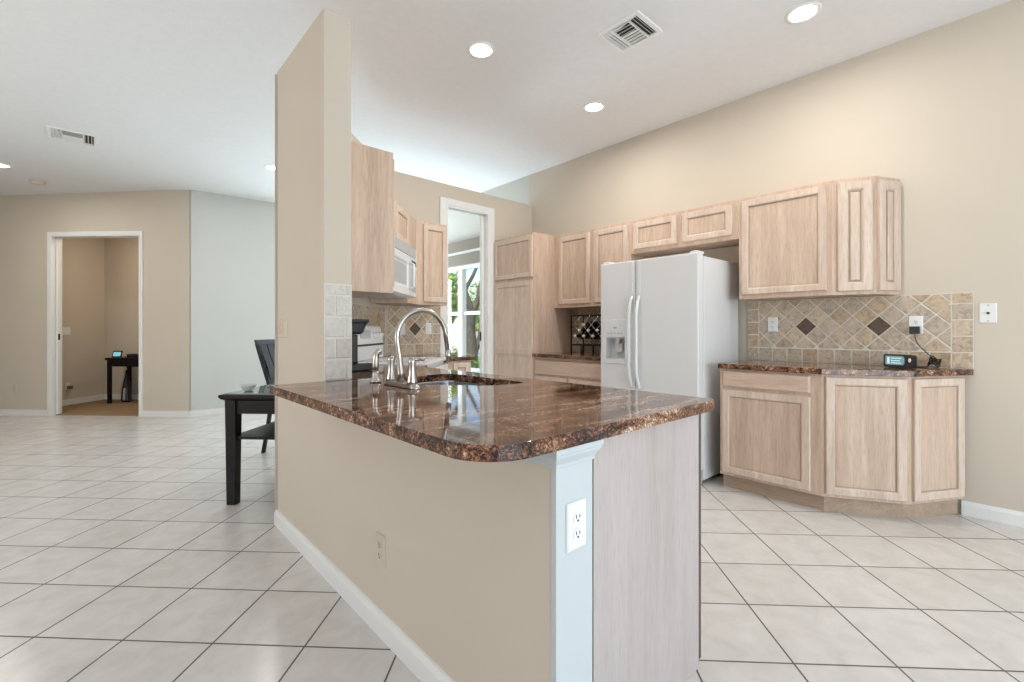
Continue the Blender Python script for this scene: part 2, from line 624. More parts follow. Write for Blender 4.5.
# rear wall behind the camera with its sliding doors
b = MB()
b.box(-3.6, -1.5, -3.75, -3.6, 0, TOP).box(3.3, 4.18, -3.75, -3.6, 0, TOP).box(-1.5, 3.3, -3.75, -3.6, 2.4, TOP)
struct('wall_rear', b, M_WALL)
b = MB()
b.box(-3.75, -3.6, -3.75, 1.8, 0, TOP).box(-3.75, -3.6, 4.6, 12.0, 0, TOP)
b.box(-3.75, -3.6, 1.8, 4.6, 0, 0.7).box(-3.75, -3.6, 1.8, 4.6, 2.3, TOP)
struct('wall_left', b, M_WALL)
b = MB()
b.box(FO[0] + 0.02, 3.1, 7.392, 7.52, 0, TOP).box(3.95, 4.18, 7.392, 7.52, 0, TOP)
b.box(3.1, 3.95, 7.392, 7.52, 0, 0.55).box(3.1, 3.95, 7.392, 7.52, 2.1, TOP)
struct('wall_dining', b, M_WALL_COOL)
# slanting far wall, local x runs to the right along the wall
DX0, DX1, DH = -1.91, -0.665, 2.415
b = MB()
b.box(-6.6, DX0, 0, 0.13, 0, TOP).box(DX1, 0.0, 0, 0.13, 0, TOP).box(DX0, DX1, 0, 0.13, DH, TOP)
struct('wall_far', b, M_WALL, (FO[0], FO[1], 0), -PI / 4)
# room beyond the far doorway
b = MB().box(-2.66, -2.53, 0.13, 1.53, 0, TOP).box(-2.53, 0.3, 1.40, 1.53, 0, TOP).box(0.0, 0.13, 0.15, 1.40, 0, TOP)
struct('wall_study', b, M_WALL, (FO[0], FO[1], 0), -PI / 4)
b = MB().box(-2.53, 0.0, 0.06, 1.40, 0.0, 0.012)
struct('floor_study', b, M_CARPET, (FO[0], FO[1], 0), -PI / 4)
b = MB().box(-2.53, -2.518, 0.14, 1.40, 0.012, 0.10).box(-2.53, 0.0, 1.388, 1.40, 0.012, 0.10)
struct('baseboard_study', b, M_TRIM, (FO[0], FO[1], 0), -PI / 4, 0.003)
# far baseboards
b = MB().box(-6.4, DX0 - 0.045, -0.014, 0, 0, 0.085).box(DX1 + 0.035, -0.005, -0.014, 0, 0, 0.085)
struct('baseboard_far', b, M_TRIM, (FO[0], FO[1], 0), -PI / 4, 0.003)
b = MB().box(FO[0] - 0.005, 4.03, 7.378, 7.392, 0, 0.085)
struct('baseboard_dining', b, M_TRIM, bevel=0.003)
# far door casing
b = MB()
b.box(DX0 - 0.045, DX0, -0.02, 0.0, 0, DH + 0.05).box(DX1, DX1 + 0.035, -0.02, 0.0, 0, DH + 0.05).box(DX0, DX1, -0.02, 0.0, DH, DH + 0.05)
b.box(DX0, DX0 + 0.014, -0.018, 0.04, 0, DH).box(DX0, DX0 + 0.014, 0.09, 0.13, 0, DH)
b.box(DX1 - 0.014, DX1, -0.018, 0.13, 0, DH).box(DX0 + 0.014, DX1 - 0.014, -0.018, 0.13, DH - 0.014, DH)
struct('trim_1', b, M_TRIM, (FO[0], FO[1], 0), -PI / 4, 0.003)
b = MB().box(DX0 + 0.002, DX0 + 0.035, 0.046, 0.084, 0.015, DH - 0.02)
d = struct('door_1', b, M_TRIM, (FO[0], FO[1], 0), -PI / 4, 0.002)
b = MB().box(DX0 + 0.0352, DX0 + 0.039, 0.053, 0.077, 1.02, 1.10)
b.build('edge_pull', M_DARK, d)

# part-height kitchen walls
HX0, HX1 = 0.812, 0.945
HY0, CY0, CY1 = 0.756, 2.225, 2.965
b = MB().box(HX0, HX1, HY0, CY0, 0, 0.873)
struct('wall_peninsula', b, M_WALL)
b = MB().box(HX0, HX1, CY0, CY1, 0, WT - 0.01)
struct('wall_column', b, M_WALL)
k0 = YD - 2.019                       # corner X = 2.065
q = 0.13 / SQ
b = MB().prism([(HX1, 2.969), (k0, YD), (k0, YD + q * 0.54), (HX0, 2.969 + 0.054)], 0, WT)
struct('wall_range', b, M_WALL)
OX0, OX1, OH = 2.762, 3.325, 2.475
b = MB().box(k0, OX0, YD, YD + 0.13, 0, WT).box(OX1, XR, YD, YD + 0.13, 0, WT).box(OX0, OX1, YD, YD + 0.13, OH, WT)
struct('wall_doorway', b, M_WALL)
# doorway casing and pocket door
b = MB()
cw = 0.085
b.box(OX0 - cw, OX0, YD - 0.02, YD, 0, OH + 0.065).box(OX1, OX1 + cw, YD - 0.02, YD, 0, OH + 0.065).box(OX0, OX1, YD - 0.02, YD, OH, OH + 0.065)
b.box(OX0, OX0 + 0.014, YD - 0.018, YD + 0.13, 0, OH)
b.box(OX1 - 0.014, OX1, YD - 0.018, YD + 0.04, 0, OH).box(OX1 - 0.014, OX1, YD + 0.09, YD + 0.13, 0, OH)
b.box(OX0 + 0.014, OX1 - 0.014, YD - 0.018, YD + 0.04, OH - 0.014, OH).box(OX0 + 0.014, OX1 - 0.014, YD + 0.09, YD + 0.13, OH - 0.014, OH)
struct('trim_2', b, M_TRIM, bevel=0.003)
b = MB().box(OX1 - 0.05, OX1 - 0.002, YD + 0.046, YD + 0.084, 0.012, OH - 0.02)
d = struct('door_2', b, M_TRIM, bevel=0.002)
b = MB().box(OX1 - 0.054, OX1 - 0.0502, YD + 0.053, YD + 0.077, 1.03, 1.13)
b.build('edge_pull', M_DARK, d)
# peninsula baseboard: a strip with a stepped top
def base_strip(p0, p1, h=0.088, t=0.016):
    (x0, y0), (x1, y1) = p0, p1
    return x0, y0, x1, y1
b = MB()
prof = [(0, 0), (-0.016, 0), (-0.016, 0.066), (-0.011, 0.076), (-0.008, 0.086), (0, 0.088)]
b.loops([[(HX0 + dx, HY0 - 0.015, z) for dx, z in prof], [(HX0 + dx, CY1 + 0.012, z) for dx, z in prof]])
struct('baseboard_peninsula', b, M_TRIM)
b = MB()
b.loops([[(XR + dx, -3.6, z) for dx, z in prof], [(XR + dx, 0.262, z) for dx, z in prof]])
struct('baseboard_right', b, M_TRIM)
# white pilaster on the end of the half wall, with its crown
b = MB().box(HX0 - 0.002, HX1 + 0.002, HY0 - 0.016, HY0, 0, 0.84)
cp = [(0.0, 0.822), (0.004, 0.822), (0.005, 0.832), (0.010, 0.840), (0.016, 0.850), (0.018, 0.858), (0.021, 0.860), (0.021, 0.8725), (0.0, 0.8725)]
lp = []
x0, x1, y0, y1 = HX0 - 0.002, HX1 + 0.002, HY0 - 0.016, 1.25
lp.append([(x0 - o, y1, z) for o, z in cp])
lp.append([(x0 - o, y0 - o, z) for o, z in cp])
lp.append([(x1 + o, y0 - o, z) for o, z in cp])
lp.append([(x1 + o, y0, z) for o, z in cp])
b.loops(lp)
struct('trim_3', b, M_TRIM_DAYLIT, bevel=0.001)

# nook window: frame, mullions, glass
b = MB()
fx0, fx1 = XR + 0.03, XR + 0.10
b.box(fx0, fx1, WY0, WY0 + 0.05, WZ0, WZ1).box(fx0, fx1, WY1 - 0.05, WY1, WZ0, WZ1)
b.box(fx0, fx1, WY0 + 0.05, WY1 - 0.05, WZ0, WZ0 + 0.05).box(fx0, fx1, WY0 + 0.05, WY1 - 0.05, WZ1 - 0.05, WZ1)
b.box(fx0 - 0.01, fx1, 5.575, 5.68, WZ0 + 0.05, WZ1 - 0.05)
b.box(fx0 + 0.01, fx1 - 0.005, WY0 + 0.05, 5.575, 1.375, 1.425).box(fx0 + 0.01, fx1 - 0.005, 5.68, WY1 - 0.05, 1.375, 1.425)
b.box(XR - 0.03, XR + 0.03, WY0 - 0.03, WY1 + 0.03, WZ0 - 0.03, WZ0)
w1 = struct('window_1', b, M_TRIM, bevel=0.003)
for y0, y1 in ((WY0 + 0.05, 5.575), (5.68, WY1 - 0.05)):
    MB().box(fx0 + 0.035, fx0 + 0.04, y0, y1, WZ0 + 0.05, WZ1 - 0.05).build('pane', M_GLASS, w1)
b = MB()
for x0, x1 in ((3.1, 3.15), (3.90, 3.95)):
    b.box(x0, x1, 7.43, 7.49, 0.55, 2.1)
for z0, z1 in ((0.55, 0.61), (2.04, 2.1)):
    b.box(3.15, 3.90, 7.432, 7.488, z0, z1)
w2 = struct('window_nook_added', b, M_TRIM)  # added window, unseen, so the nook fill has an opening
MB().box(3.15, 3.90, 7.458, 7.463, 0.61, 2.04).build('pane', M_GLASS, w2)
b = MB()
for x0, x1 in ((-1.5, -1.42), (0.06, 0.14), (1.66, 1.74), (3.22, 3.3)):
    b.box(x0, x1, -3.72, -3.64, 0, 2.4)
for z0, z1 in ((0.0, 0.08), (2.32, 2.4)):
    b.box(-1.42, 3.22, -3.718, -3.642, z0, z1)
w3 = struct('window_3', b, M_TRIM)
MB().box(-1.42, 3.22, -3.683, -3.677, 0.08, 2.32).build('pane', M_GLASS, w3)
b = MB()
for y0, y1 in ((1.8, 1.86), (3.17, 3.23), (4.54, 4.6)):
    b.box(-3.72, -3.66, y0, y1, 0.7, 2.3)
for z0, z1 in ((0.7, 0.76), (2.24, 2.3)):
    b.box(-3.718, -3.662, 1.86, 4.54, z0, z1)
w4 = struct('window_left_added', b, M_TRIM)  # added window, unseen, to go with the left fill light
MB().box(-3.693, -3.687, 1.86, 4.54, 0.76, 2.24).build('pane', M_GLASS, w4)


# ------------------------------------------------------------------ cabinets
def rect(x0, x1, z0, z1, i, y):
    return [(x0 + i, y, z0 + i), (x1 - i, y, z0 + i), (x1 - i, y, z1 - i), (x0 + i, y, z1 - i)]


def door_mb(x0, x1, z0, z1, yf, t=0.02, frame=0.055, style='flat'):
    """cabinet door facing local -y, back at yf + t"""
    b = MB()
    L = [(0, yf + t), (0, yf + 0.004), (0.004, yf), (frame - 0.014, yf), (frame - 0.006, yf + 0.004), (frame - 0.001, yf + 0.011)]
    if style == 'raised':
        L += [(frame + 0.006, yf + 0.011), (frame + 0.010, yf + 0.005), (frame + 0.016, yf + 0.003)]
    else:
        L += [(frame + 0.002, yf + 0.012)]
    b.loops([rect(x0, x1, z0, z1, i, y) for i, y in L])
    n = len(L)
    # antique glaze plus the step's shadow, both coloured into the moulding
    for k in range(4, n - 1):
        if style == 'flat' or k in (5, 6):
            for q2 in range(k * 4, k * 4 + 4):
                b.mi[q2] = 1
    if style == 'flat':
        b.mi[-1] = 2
    return b


def slab_mb(x0, x1, z0, z1, yf, t=0.02):
    L = [(0, yf + t), (0, yf + 0.008), (0.008, yf + 0.001), (0.012, yf)]
    return MB().loops([rect(x0, x1, z0, z1, i, y) for i, y in L])


def cabinet(name, label, origin, rz, W, D, z0, z1, doors=(), drawers=(), toe=0.0, group=None, open_top=False, cat='cabinet', light_rail=0.0):
    """back-left corner at origin; local x to the right, front faces local -y; doors overlay the face frame"""
    r = thing(name, label, cat, (origin[0], origin[1], 0), rz, group)
    b = MB()
    if open_top:
        b.box(0, 0.018, -D, 0, z0, z1).box(W - 0.018, W, -D, 0, z0, z1).box(0.018, W - 0.018, -0.012, 0, z0, z1)
        b.box(0.018, W - 0.018, -D, -0.012, z0, z0 + 0.018).box(0.018, W - 0.018, -D, -D + 0.018, z0 + 0.018, z1)
    else:
        b.box(0, W, -D, 0, z0, z1)
    b.build('body', M_WOOD, r, bevel=0.0015)
    if toe:
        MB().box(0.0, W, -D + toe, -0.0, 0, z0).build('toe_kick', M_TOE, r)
    yf = -D - 0.02
    for dd in doors:
        x0, x1, a, c = dd[:4]
        st = dd[4] if len(dd) > 4 else 'flat'
        door_mb(x0, x1, a, c, yf, style=st).build('door', [M_WOODF, M_GLAZE_SHADOW, M_WOOD], r)
    for x0, x1, a, c in drawers:
        slab_mb(x0, x1, a, c, yf).build('drawer', M_WOODH, r)
    return r


U0, U1 = 1.388, 2.168
RZ = -PI / 2
# upper cabinets on the right wall; local x = (origin Y - Y)
cabinet('wall_cabinet', 'two-door oak wall cabinet between the tall pantry and the cabinet over the refrigerator', (XR, 3.43), RZ, 0.97, 0.31, U0, U1,
        [(0.085, 0.495, 1.425, 2.135), (0.555, 0.945, 1.425, 2.135)], group='oak wall cabinets')
cabinet('wall_cabinet', 'short two-door oak wall cabinet above the white refrigerator', (XR, 2.46), RZ, 0.976, 0.31, 1.86, U1,
        [(0.04, 0.46, 1.895, 2.135), (0.515, 0.925, 1.895, 2.135)], group='oak wall cabinets')
cabinet('wall_cabinet', 'single wide-door oak wall cabinet just right of the refrigerator', (XR, 1.484), RZ, 0.611, 0.31, U0, U1,
        [(0.025, 0.58, 1.422, 2.14)], group='oak wall cabinets')


def facet_cabinet(label, origin, rz, poly, z0, z1, facets, toe=None, style='flat', name='wall_cabinet', group=None):
    """poly: local outline; facets: index pairs of the outline that carry a door"""
    r = thing(name, label, 'cabinet', (origin[0], origin[1], 0), rz, group)
    MB().prism(poly, z0, z1).build('body', M_WOOD, r, bevel=0.0015)
    if toe:
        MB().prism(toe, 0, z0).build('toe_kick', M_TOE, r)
    for (i, j, m0, m1, a, c) in facets:
        p, q2 = Vector(poly[i]), Vector(poly[j])
        L = (q2 - p).length
        an = math.atan2(q2.y - p.y, q2.x - p.x)
        door_mb(m0, L - m1, a, c, -0.02, style=style, frame=0.062 if style == 'raised' else 0.055).build('door', [M_WOODF, M_GLAZE_SHADOW, M_WOOD], r, (p.x, p.y, 0), an)
    return r


facet_cabinet('angled end oak wall cabinet with two narrow raised-panel doors', (XR, 0.873), RZ,
              [(0, 0), (0, -0.31), (0.2155, -0.205), (0.313, 0)], U0, U1,
              [(1, 2, 0.028, 0.018, 1.412, 2.14), (2, 3, 0.018, 0.018, 1.412, 2.14)], style='raised', group='oak wall cabinets')

# tall pantry
r = thing('pantry_cabinet', 'tall oak pantry cabinet in the corner beside the doorway', 'cabinet', (XR, 4.08, 0), RZ)
PW, PD = 0.65, 0.62
MB().box(0, PW, -PD, -0.004, 0.10, 2.175).build('body', M_WOOD, r, bevel=0.0015)
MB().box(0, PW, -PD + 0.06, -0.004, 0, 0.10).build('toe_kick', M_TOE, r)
door_mb(0.03, PW - 0.012, 1.712, 2.148, -PD - 0.02).build('door', [M_WOODF, M_GLAZE_SHADOW, M_WOOD], r)
b = MB()
dx0, dx1, dz0, dz1, yf = 0.03, PW - 0.012, 0.125, 1.676, -PD - 0.02
b.loops([rect(dx0, dx1, dz0, dz1, i, y) for i, y in ((0, yf + 0.02), (0, yf + 0.010), (0.02, yf + 0.010))])
b.box(dx0, dx0 + 0.055, yf, yf + 0.0102, dz0, dz1).box(dx1 - 0.055, dx1, yf, yf + 0.0102, dz0, dz1)
for a, c in ((dz0, dz0 + 0.055), (0.885, 0.955), (dz1 - 0.055, dz1)):
    b.box(dx0 + 0.055, dx1 - 0.055, yf, yf + 0.0102, a, c)
b.build('door', M_WOODF, r, bevel=0.004)

# base cabinets on the right wall
cabinet('base_cabinet', 'oak base cabinet between the pantry and the refrigerator, under the wine rack', (XR - 0.02, 3.43), RZ, 0.94, 0.595, 0.10, 0.873,
        [(0.03, 0.46, 0.125, 0.68), (0.48, 0.91, 0.125, 0.68)], [(0.03, 0.91, 0.70, 0.845)], toe=0.06, group='oak base cabinets')
cabinet('base_cabinet', 'oak base cabinet with one drawer over one door, right of the refrigerator', (XR - 0.02, 1.49), RZ, 0.635, 0.61, 0.105, 0.873,
        [(0.022, 0.575, 0.125, 0.725)], [(0.022, 0.575, 0.747, 0.86)], toe=0.055, group='oak base cabinets')
facet_cabinet('angled end oak base cabinet with two flat doors by the bare wall', (XR, 0.855), RZ,
              [(0, -0.02), (0, -0.63), (0.395, -0.405), (0.605, -0.02)], 0.105, 0.873,
              [(1, 2, 0.02, 0.018, 0.125, 0.858), (2, 3, 0.018, 0.02, 0.125, 0.858)],
              toe=[(0, -0.02), (0, -0.575), (0.36, -0.36), (0.575, -0.02)], name='base_cabinet', group='oak base cabinets')

# peninsula cabinet, front to the kitchen side
r = cabinet('base_cabinet', 'peninsula base cabinet with a plain grey-washed end panel', (HX1 + 0.012, HY0), PI / 2, 1.70, 0.56, 0.10, 0.873,
            [(0.03, 0.40, 0.125, 0.70), (0.43, 0.80, 0.125, 0.70), (0.83, 1.24, 0.125, 0.70), (1.27, 1.67, 0.125, 0.70)],
            [(0.03, 0.40, 0.72, 0.86), (0.43, 1.24, 0.72, 0.86), (1.27, 1.67, 0.72, 0.86)], toe=0.06, group='oak base cabinets', open_top=True)
b = MB().box(-0.012, -0.0005, -0.575, 0.0, 0.0, 0.873)
b.build('end_panel', M_PANEL, r)
b = MB().box(-0.014, 0.004, -0.588, -0.5755, 0.03, 0.873)
b.build('corner_strip', M_STRIP, r)

# cabinets of the range side
cabinet('wall_cabinet', 'oak wall cabinet beside the column, its plain side towards the room', (HX1, 2.43), PI / 2, 0.50, 0.335, 1.362, 2.168,
        [(0.02, 0.49, 1.40, 2.14)], group='oak wall cabinets')
# diagonal run above the microwave: local x along the slanting wall, origin near the column
DO = (1.23 + 0.0, 1.23 + 2.019)
cabinet('wall_cabinet', 'short oak wall cabinet above the white microwave', (DO[0], DO[1]), PI / 4, 0.78, 0.33, 1.84, 2.168,
        [(0.02, 0.38, 1.87, 2.14), (0.40, 0.76, 1.87, 2.14)], group='oak wall cabinets')
r = facet_cabinet('oak corner wall cabinet between the microwave and the doorway', (k0, YD), 0,
                  [(-0.28, -0.285), (-0.05, -0.515), (0.143, -0.324), (0.485, -0.324), (0.485, -0.004), (0.0, -0.004)], U0, U1,
                  [(2, 3, 0.075, 0.008, 1.415, 2.14)], group='oak wall cabinets')
# base cabinets beside the range
DX, DY = k0, YD
facet_cabinet('small oak base cabinet between the range and the doorway', (0, 0), 0,
              [(2.275, 3.34), (2.375, 3.44), (2.60, 3.44), (2.60, 4.06), (2.10, 4.06), (1.80, 3.815)], 0.10, 0.873,
              [(1, 2, 0.02, 0.02, 0.125, 0.86)], toe=[(2.235, 3.38), (2.375, 3.50), (2.60, 3.50), (2.60, 4.06), (2.10, 4.06), (1.80, 3.815)],
              name='base_cabinet', group='oak base cabinets')
facet_cabinet('oak base cabinet between the peninsula and the range', (0, 0), 0,
              [(0.965, 2.47), (1.50, 2.47), (1.52, 2.56), (1.70, 2.74), (1.23, 3.21), (0.965, 2.945)], 0.10, 0.873,
              [(2, 3, 0.01, 0.02, 0.125, 0.86)], name='base_cabinet', group='oak base cabinets')

# ------------------------------------------------------------------ countertops
CT0, CT1 = 0.874, 0.91
outer = rounded([(0.572, 0.715), (1.61, 0.715), (1.61, 2.66), (1.715, 2.765), (1.24, 3.24), (0.962, 2.962), (0.962, 2.208), (0.572, 2.208)],
                [0.13, 0.035, 0, 0, 0, 0, 0, 0.01], 8)
SINK = [(1.065, 1.80), (1.27, 1.555), (1.478, 1.515), (1.475, 2.14), (1.065, 2.14)]
def sink_ring(inset, rad):
    """outline of the sink moved inwards by inset"""
    k = len(SINK)
    out = []
    for i in range(k):
        p0, p, p1 = Vector(SINK[i - 1]), Vector(SINK[i]), Vector(SINK[(i + 1) % k])
        e0, e1 = (p - p0).normalized(), (p1 - p).normalized()
        n0, n1 = Vector((-e0.y, e0.x)), Vector((-e1.y, e1.x))
        m = (n0 + n1).normalized()
        out.append(tuple(p + m * (inset / max(0.3, m.dot(n0)))))
    return rounded(out, [rad * 2.0, rad * 1.6, rad, rad, rad], 5)
hole = sink_ring(0.0, 0.05)
b = MB().prism(outer, CT0, CT1, hole=hole)
tag(b.build('countertop', M_GRANITE, bevel=0.006, seg=3), 'polished brown granite countertop of the peninsula, with the sink cut into it', 'countertop', 'granite countertops')
b = MB().prism([(XR - 0.017, 1.492), (XR - 0.665, 1.492), (XR - 0.665, 0.845), (XR - 0.43, 0.435), (XR - 0.02, 0.208), (XR - 0.017, 0.208)], CT0, CT1)
tag(b.build('countertop', M_GRANITE, bevel=0.006, seg=3), 'brown granite countertop with an angled end right of the refrigerator', 'countertop', 'granite countertops')
b = MB().prism([(XR - 0.014, 2.487), (XR - 0.655, 2.487), (XR - 0.655, 3.425), (XR - 0.014, 3.425)][::-1], CT0, CT1)
tag(b.build('countertop', M_GRANITE, bevel=0.006, seg=3), 'short granite countertop under the wine rack beside the pantry', 'countertop', 'granite countertops')
b = MB().prism([(2.262, 3.312), (2.36, 3.41), (2.63, 3.41), (2.63, 4.066), (2.085, 4.066), (1.797, 3.778)], CT0, CT1)
tag(b.build('countertop', M_GRANITE, bevel=0.006, seg=3), 'small granite countertop between the range and the doorway', 'countertop', 'granite countertops')


# ------------------------------------------------------------------ tile backsplashes
def clip_poly(poly, x0, x1, y0, y1):
    def cut(ps, f, inter):
        out = []
        for i in range(len(ps)):
            a, c = ps[i - 1], ps[i]
            fa, fc = f(a), f(c)
            if fa >= 0:
                out.append(a)
            if (fa >= 0) != (fc >= 0):
                t = fa / (fa - fc)
                out.append((a[0] + (c[0] - a[0]) * t, a[1] + (c[1] - a[1]) * t))
        return out
    for f in (lambda p: p[0] - x0, lambda p: x1 - p[0], lambda p: p[1] - y0, lambda p: y1 - p[1]):
        if len(poly) < 3:
            return []
        poly = cut(poly, f, None)
    return poly


def area2(p):
    return 0.5 * sum(p[i - 1][0] * p[i][1] - p[i][0] * p[i - 1][1] for i in range(len(p)))


def tile(b, poly, mi, y0=-0.008, y1=-0.012):
    """tile polygon in local (x, z), front at local -y, pillowed edge"""
    if len(poly) < 3:
        return
    if abs(area2(poly)) < 2e-4:
        return
    cx = sum(p[0] for p in poly) / len(poly); cz = sum(p[1] for p in poly) / len(poly)
    def sh(k):
        out = []
        for x, z in poly:
            dx, dz = cx - x, cz - z
            L = math.hypot(dx, dz) or 1
            out.append((x + dx / L * k, z + dz / L * k))
        return out
    b.loops([[(x, y0, z) for x, z in poly], [(x, y1 + 0.0015, z) for x, z in poly], [(x, y1, z) for x, z in sh(0.003)]], False, True, mi)


def backsplash(label, origin, rz, W, z0, z1, diag=None, dark=(), pitch=0.147, left_col=0.0, right_col=0.0, cols=None, field=1, cut=()):
    """local x along the wall, front at local -y. diag = lattice point (x, z)"""
    b = MB()
    b.box(0, W, -0.008, 0, z0, z1, 0)
    g = 0.0045
    s = 0.102
    def square_grid(x0, x1, za, zb, sx):
        n = max(1, round((x1 - x0) / sx)); w = (x1 - x0) / n
        zz = za
        row = 0
        while zz < zb - 0.012:
            zt = min(zz + s, zb)
            for i in range(n):
                xa, xb = x0 + i * w, x0 + (i + 1) * w
                tile(b, [(xa + g, zz + g), (xb - g, zz + g), (xb - g, zt - g), (xa + g, zt - g)], field)
            zz += s
            row += 1
    if diag is None:
        zz, row = z0, 0
        while zz < z1 - 0.012:
            zt = min(zz + s, z1)
            xs = sorted({0, W} | {x for x in [((i + 0.5 * (row % 2)) * 0.102) for i in range(int(W / 0.102) + 2)] if 0.02 < x < W - 0.02})
            for xa, xb in zip(xs, xs[1:]):
                tile(b, [(xa + g, zz + g), (xb - g, zz + g), (xb - g, zt - g), (xa + g, zt - g)], field)
            zz += s; row += 1
    else:
        xl, xr = left_col, W - right_col
        square_grid(xl, xr, z0, z0 + s, 0.102)
        if left_col:
            square_grid(0, left_col, z0, z1, left_col)
        if right_col:
            square_grid(xr, W, z0, z1, right_col)
        h = pitch / 2
        for i in range(-20, 21):
            for j in range(-6, 7):
                if (i + j) % 2:
                    continue
                cx, cz = diag[0] + i * h, diag[1] + j * h
                q = h - 0.0062
                poly = [(cx - q, cz), (cx, cz - q), (cx + q, cz), (cx, cz + q)]
                poly = clip_poly(poly, xl + g, xr - g, z0 + s + g, z1 - g)
                isd = any(abs(cx - dx) < 0.02 and abs(cz - dz) < 0.02 for dx, dz in dark)
                tile(b, poly, 2 if isd else field)
    o = b.build('backsplash', [M_GROUT, M_TRAV, M_TRAV_DARK, M_TRAV_DAYLIT], None, (origin[0], origin[1], 0), rz)
    return tag(o, label, 'backsplash', 'stone tile backsplashes')


backsplash('diamond-laid travertine backsplash with two dark accents, right of the refrigerator', (XR - 0.003, 1.535), RZ, 1.329, 0.91, 1.385,
           diag=(1.535 - 0.671, 1.178), dark=((1.535 - 0.671, 1.178), (1.535 - 1.112, 1.178)), left_col=0.088, right_col=0.10)
backsplash('travertine backsplash behind the wine rack, left of the refrigerator', (XR, 3.425), RZ, 0.99, 0.91, 1.385,
           diag=(0.46, 1.178), dark=(), left_col=0.10, right_col=0.10)
backsplash('travertine backsplash with a dark diamond between the range corner and the doorway', (k0 + 0.02, YD), 0, 0.60, 0.91, 1.385,
           diag=(2.385 - k0 - 0.02, 1.163), dark=((2.385 - k0 - 0.02, 1.163),), left_col=0.0, right_col=0.10)
LD = (k0 - 0.96) / SQ
backsplash('travertine backsplash on the slanting wall behind the range', (0.96, 0.96 + 2.019), PI / 4, LD - 0.03, 0.91, 1.36,
           diag=(0.70, 1.178), dark=(), left_col=0.10, right_col=0.10)
backsplash('stone tile facing, daylight pallor in its colour, on the narrow end of the column', (HX0, CY0), 0, HX1 - HX0, 0.91, 1.373, field=3)

# ------------------------------------------------------------------ refrigerator
SWAP = Matrix(((1, 0, 0, 0), (0, 0, 1, 0), (0, 1, 0, 0), (0, 0, 0, 1)))      # (x, z, y) -> (x, y, z)
r = thing('refrigerator', 'white side-by-side refrigerator with an ice and water dispenser in its left door', 'refrigerator', (XR, 2.48, 0), RZ)
FW, FD = 0.88, 0.743
b = MB().box(0, FW, -FD + 0.085, -0.03, 0.03, 1.705)
b.build('body', M_APPL, r, bevel=0.006)
MB().box(0.01, FW - 0.01, -FD + 0.03, -FD + 0.0845, 0.005, 0.10).build('base_grille', M_APPL_GREY, r, bevel=0.003)
dsp = (0.030, 0.262, 0.868, 1.238)
rec = (0.060, 0.252, 0.905, 1.092)
b = MB().prism([(0.0, 0.112), (0.347, 0.112), (0.347, 1.722), (0.0, 1.722)], -FD, -FD + 0.078,
               hole=[(rec[0], rec[2]), (rec[1], rec[2]), (rec[1], rec[3]), (rec[0], rec[3])]).move(SWAP)
fd = b.build('freezer_door', M_APPL, r, bevel=0.008, seg=3)
b = MB().prism([(0.353, 0.112), (FW, 0.112), (FW, 1.722), (0.353, 1.722)], -FD, -FD + 0.078).move(SWAP)
gd = b.build('fridge_door', M_APPL, r, bevel=0.008, seg=3)
for par, x in ((fd, 0.318), (gd, 0.386)):
    pts = [(x, -FD + 0.004, 1.43), (x, -FD - 0.010, 1.41), (x, -FD - 0.028, 1.365), (x, -FD - 0.042, 1.31), (x, -FD - 0.047, 1.25),
           (x, -FD - 0.047, 0.86), (x, -FD - 0.042, 0.80), (x, -FD - 0.028, 0.75), (x, -FD - 0.010, 0.70), (x, -FD + 0.004, 0.68)]
    MB().tube(pts, [0.010, 0.0115, 0.012, 0.012, 0.0115, 0.0115, 0.012, 0.012, 0.0115, 0.010], 12).build('handle', M_APPL_TRIM, par)
    MB().box(x - 0.012, x + 0.012, -FD - 0.006, -FD - 0.0003, 1.44, 1.715).build('edge_strip', M_APPL_TRIM, par, bevel=0.003)
# dispenser: raised frame, control strip, recess, paddle, tray
b = MB().prism([(dsp[0], dsp[2]), (dsp[1], dsp[2]), (dsp[1], dsp[3]), (dsp[0], dsp[3])], -FD - 0.006, -FD - 0.0005,
               hole=[(rec[0], rec[2]), (rec[1], rec[2]), (rec[1], rec[3]), (rec[0], rec[3])]).move(SWAP)
dp = b.build('dispenser', M_APPL_TRIM, fd, bevel=0.003)
b = MB()
b.box(rec[0], rec[1], -FD + 0.068, -FD + 0.076, rec[2], rec[3])
b.box(rec[0], rec[0] + 0.002, -FD + 0.002, -FD + 0.068, rec[2], rec[3]).box(rec[1] - 0.002, rec[1], -FD + 0.002, -FD + 0.068, rec[2], rec[3])
b.box(rec[0] + 0.002, rec[1] - 0.002, -FD + 0.002, -FD + 0.068, rec[2], rec[2] + 0.006)
b.box(rec[0] + 0.002, rec[1] - 0.002, -FD + 0.002, -FD + 0.068, rec[3] - 0.012, rec[3])
b.lathe([(0.016, 0.0), (0.022, 0.03), (0.026, 0.045)], (0.156, -FD + 0.035, rec[3] - 0.058), 16)
b.box(0.12, 0.192, -FD + 0.045, -FD + 0.052, 0.965, 1.04)
b.build('dispenser_recess', M_RECESS, fd, bevel=0.001)
b = MB().lathe([(0.02, 0), (0.02, 0.002)], (0, 0, 0), 20, mat=Matrix.Diagonal((1, 0.45, 1, 1)))
b.move(Matrix.Translation((0.156, -FD - 0.0062, 1.175)) @ Matrix.Rotation(PI / 2, 4, 'X'))
b.build('badge', M_APPL_GREY, fd)
b = MB()
for i in range(5):
    b.box(0.075 + i * 0.034, 0.095 + i * 0.034, -FD - 0.0075, -FD - 0.0062, 1.118, 1.128)
b.build('dispenser_button', M_APPL_GREY, fd)
for x0 in (0.0, FW - 0.09):
    MB().box(x0 + 0.015, x0 + 0.075, -FD + 0.02, -FD + 0.13, 1.7225, 1.742).build('hinge_cover', M_APPL, r, bevel=0.006)

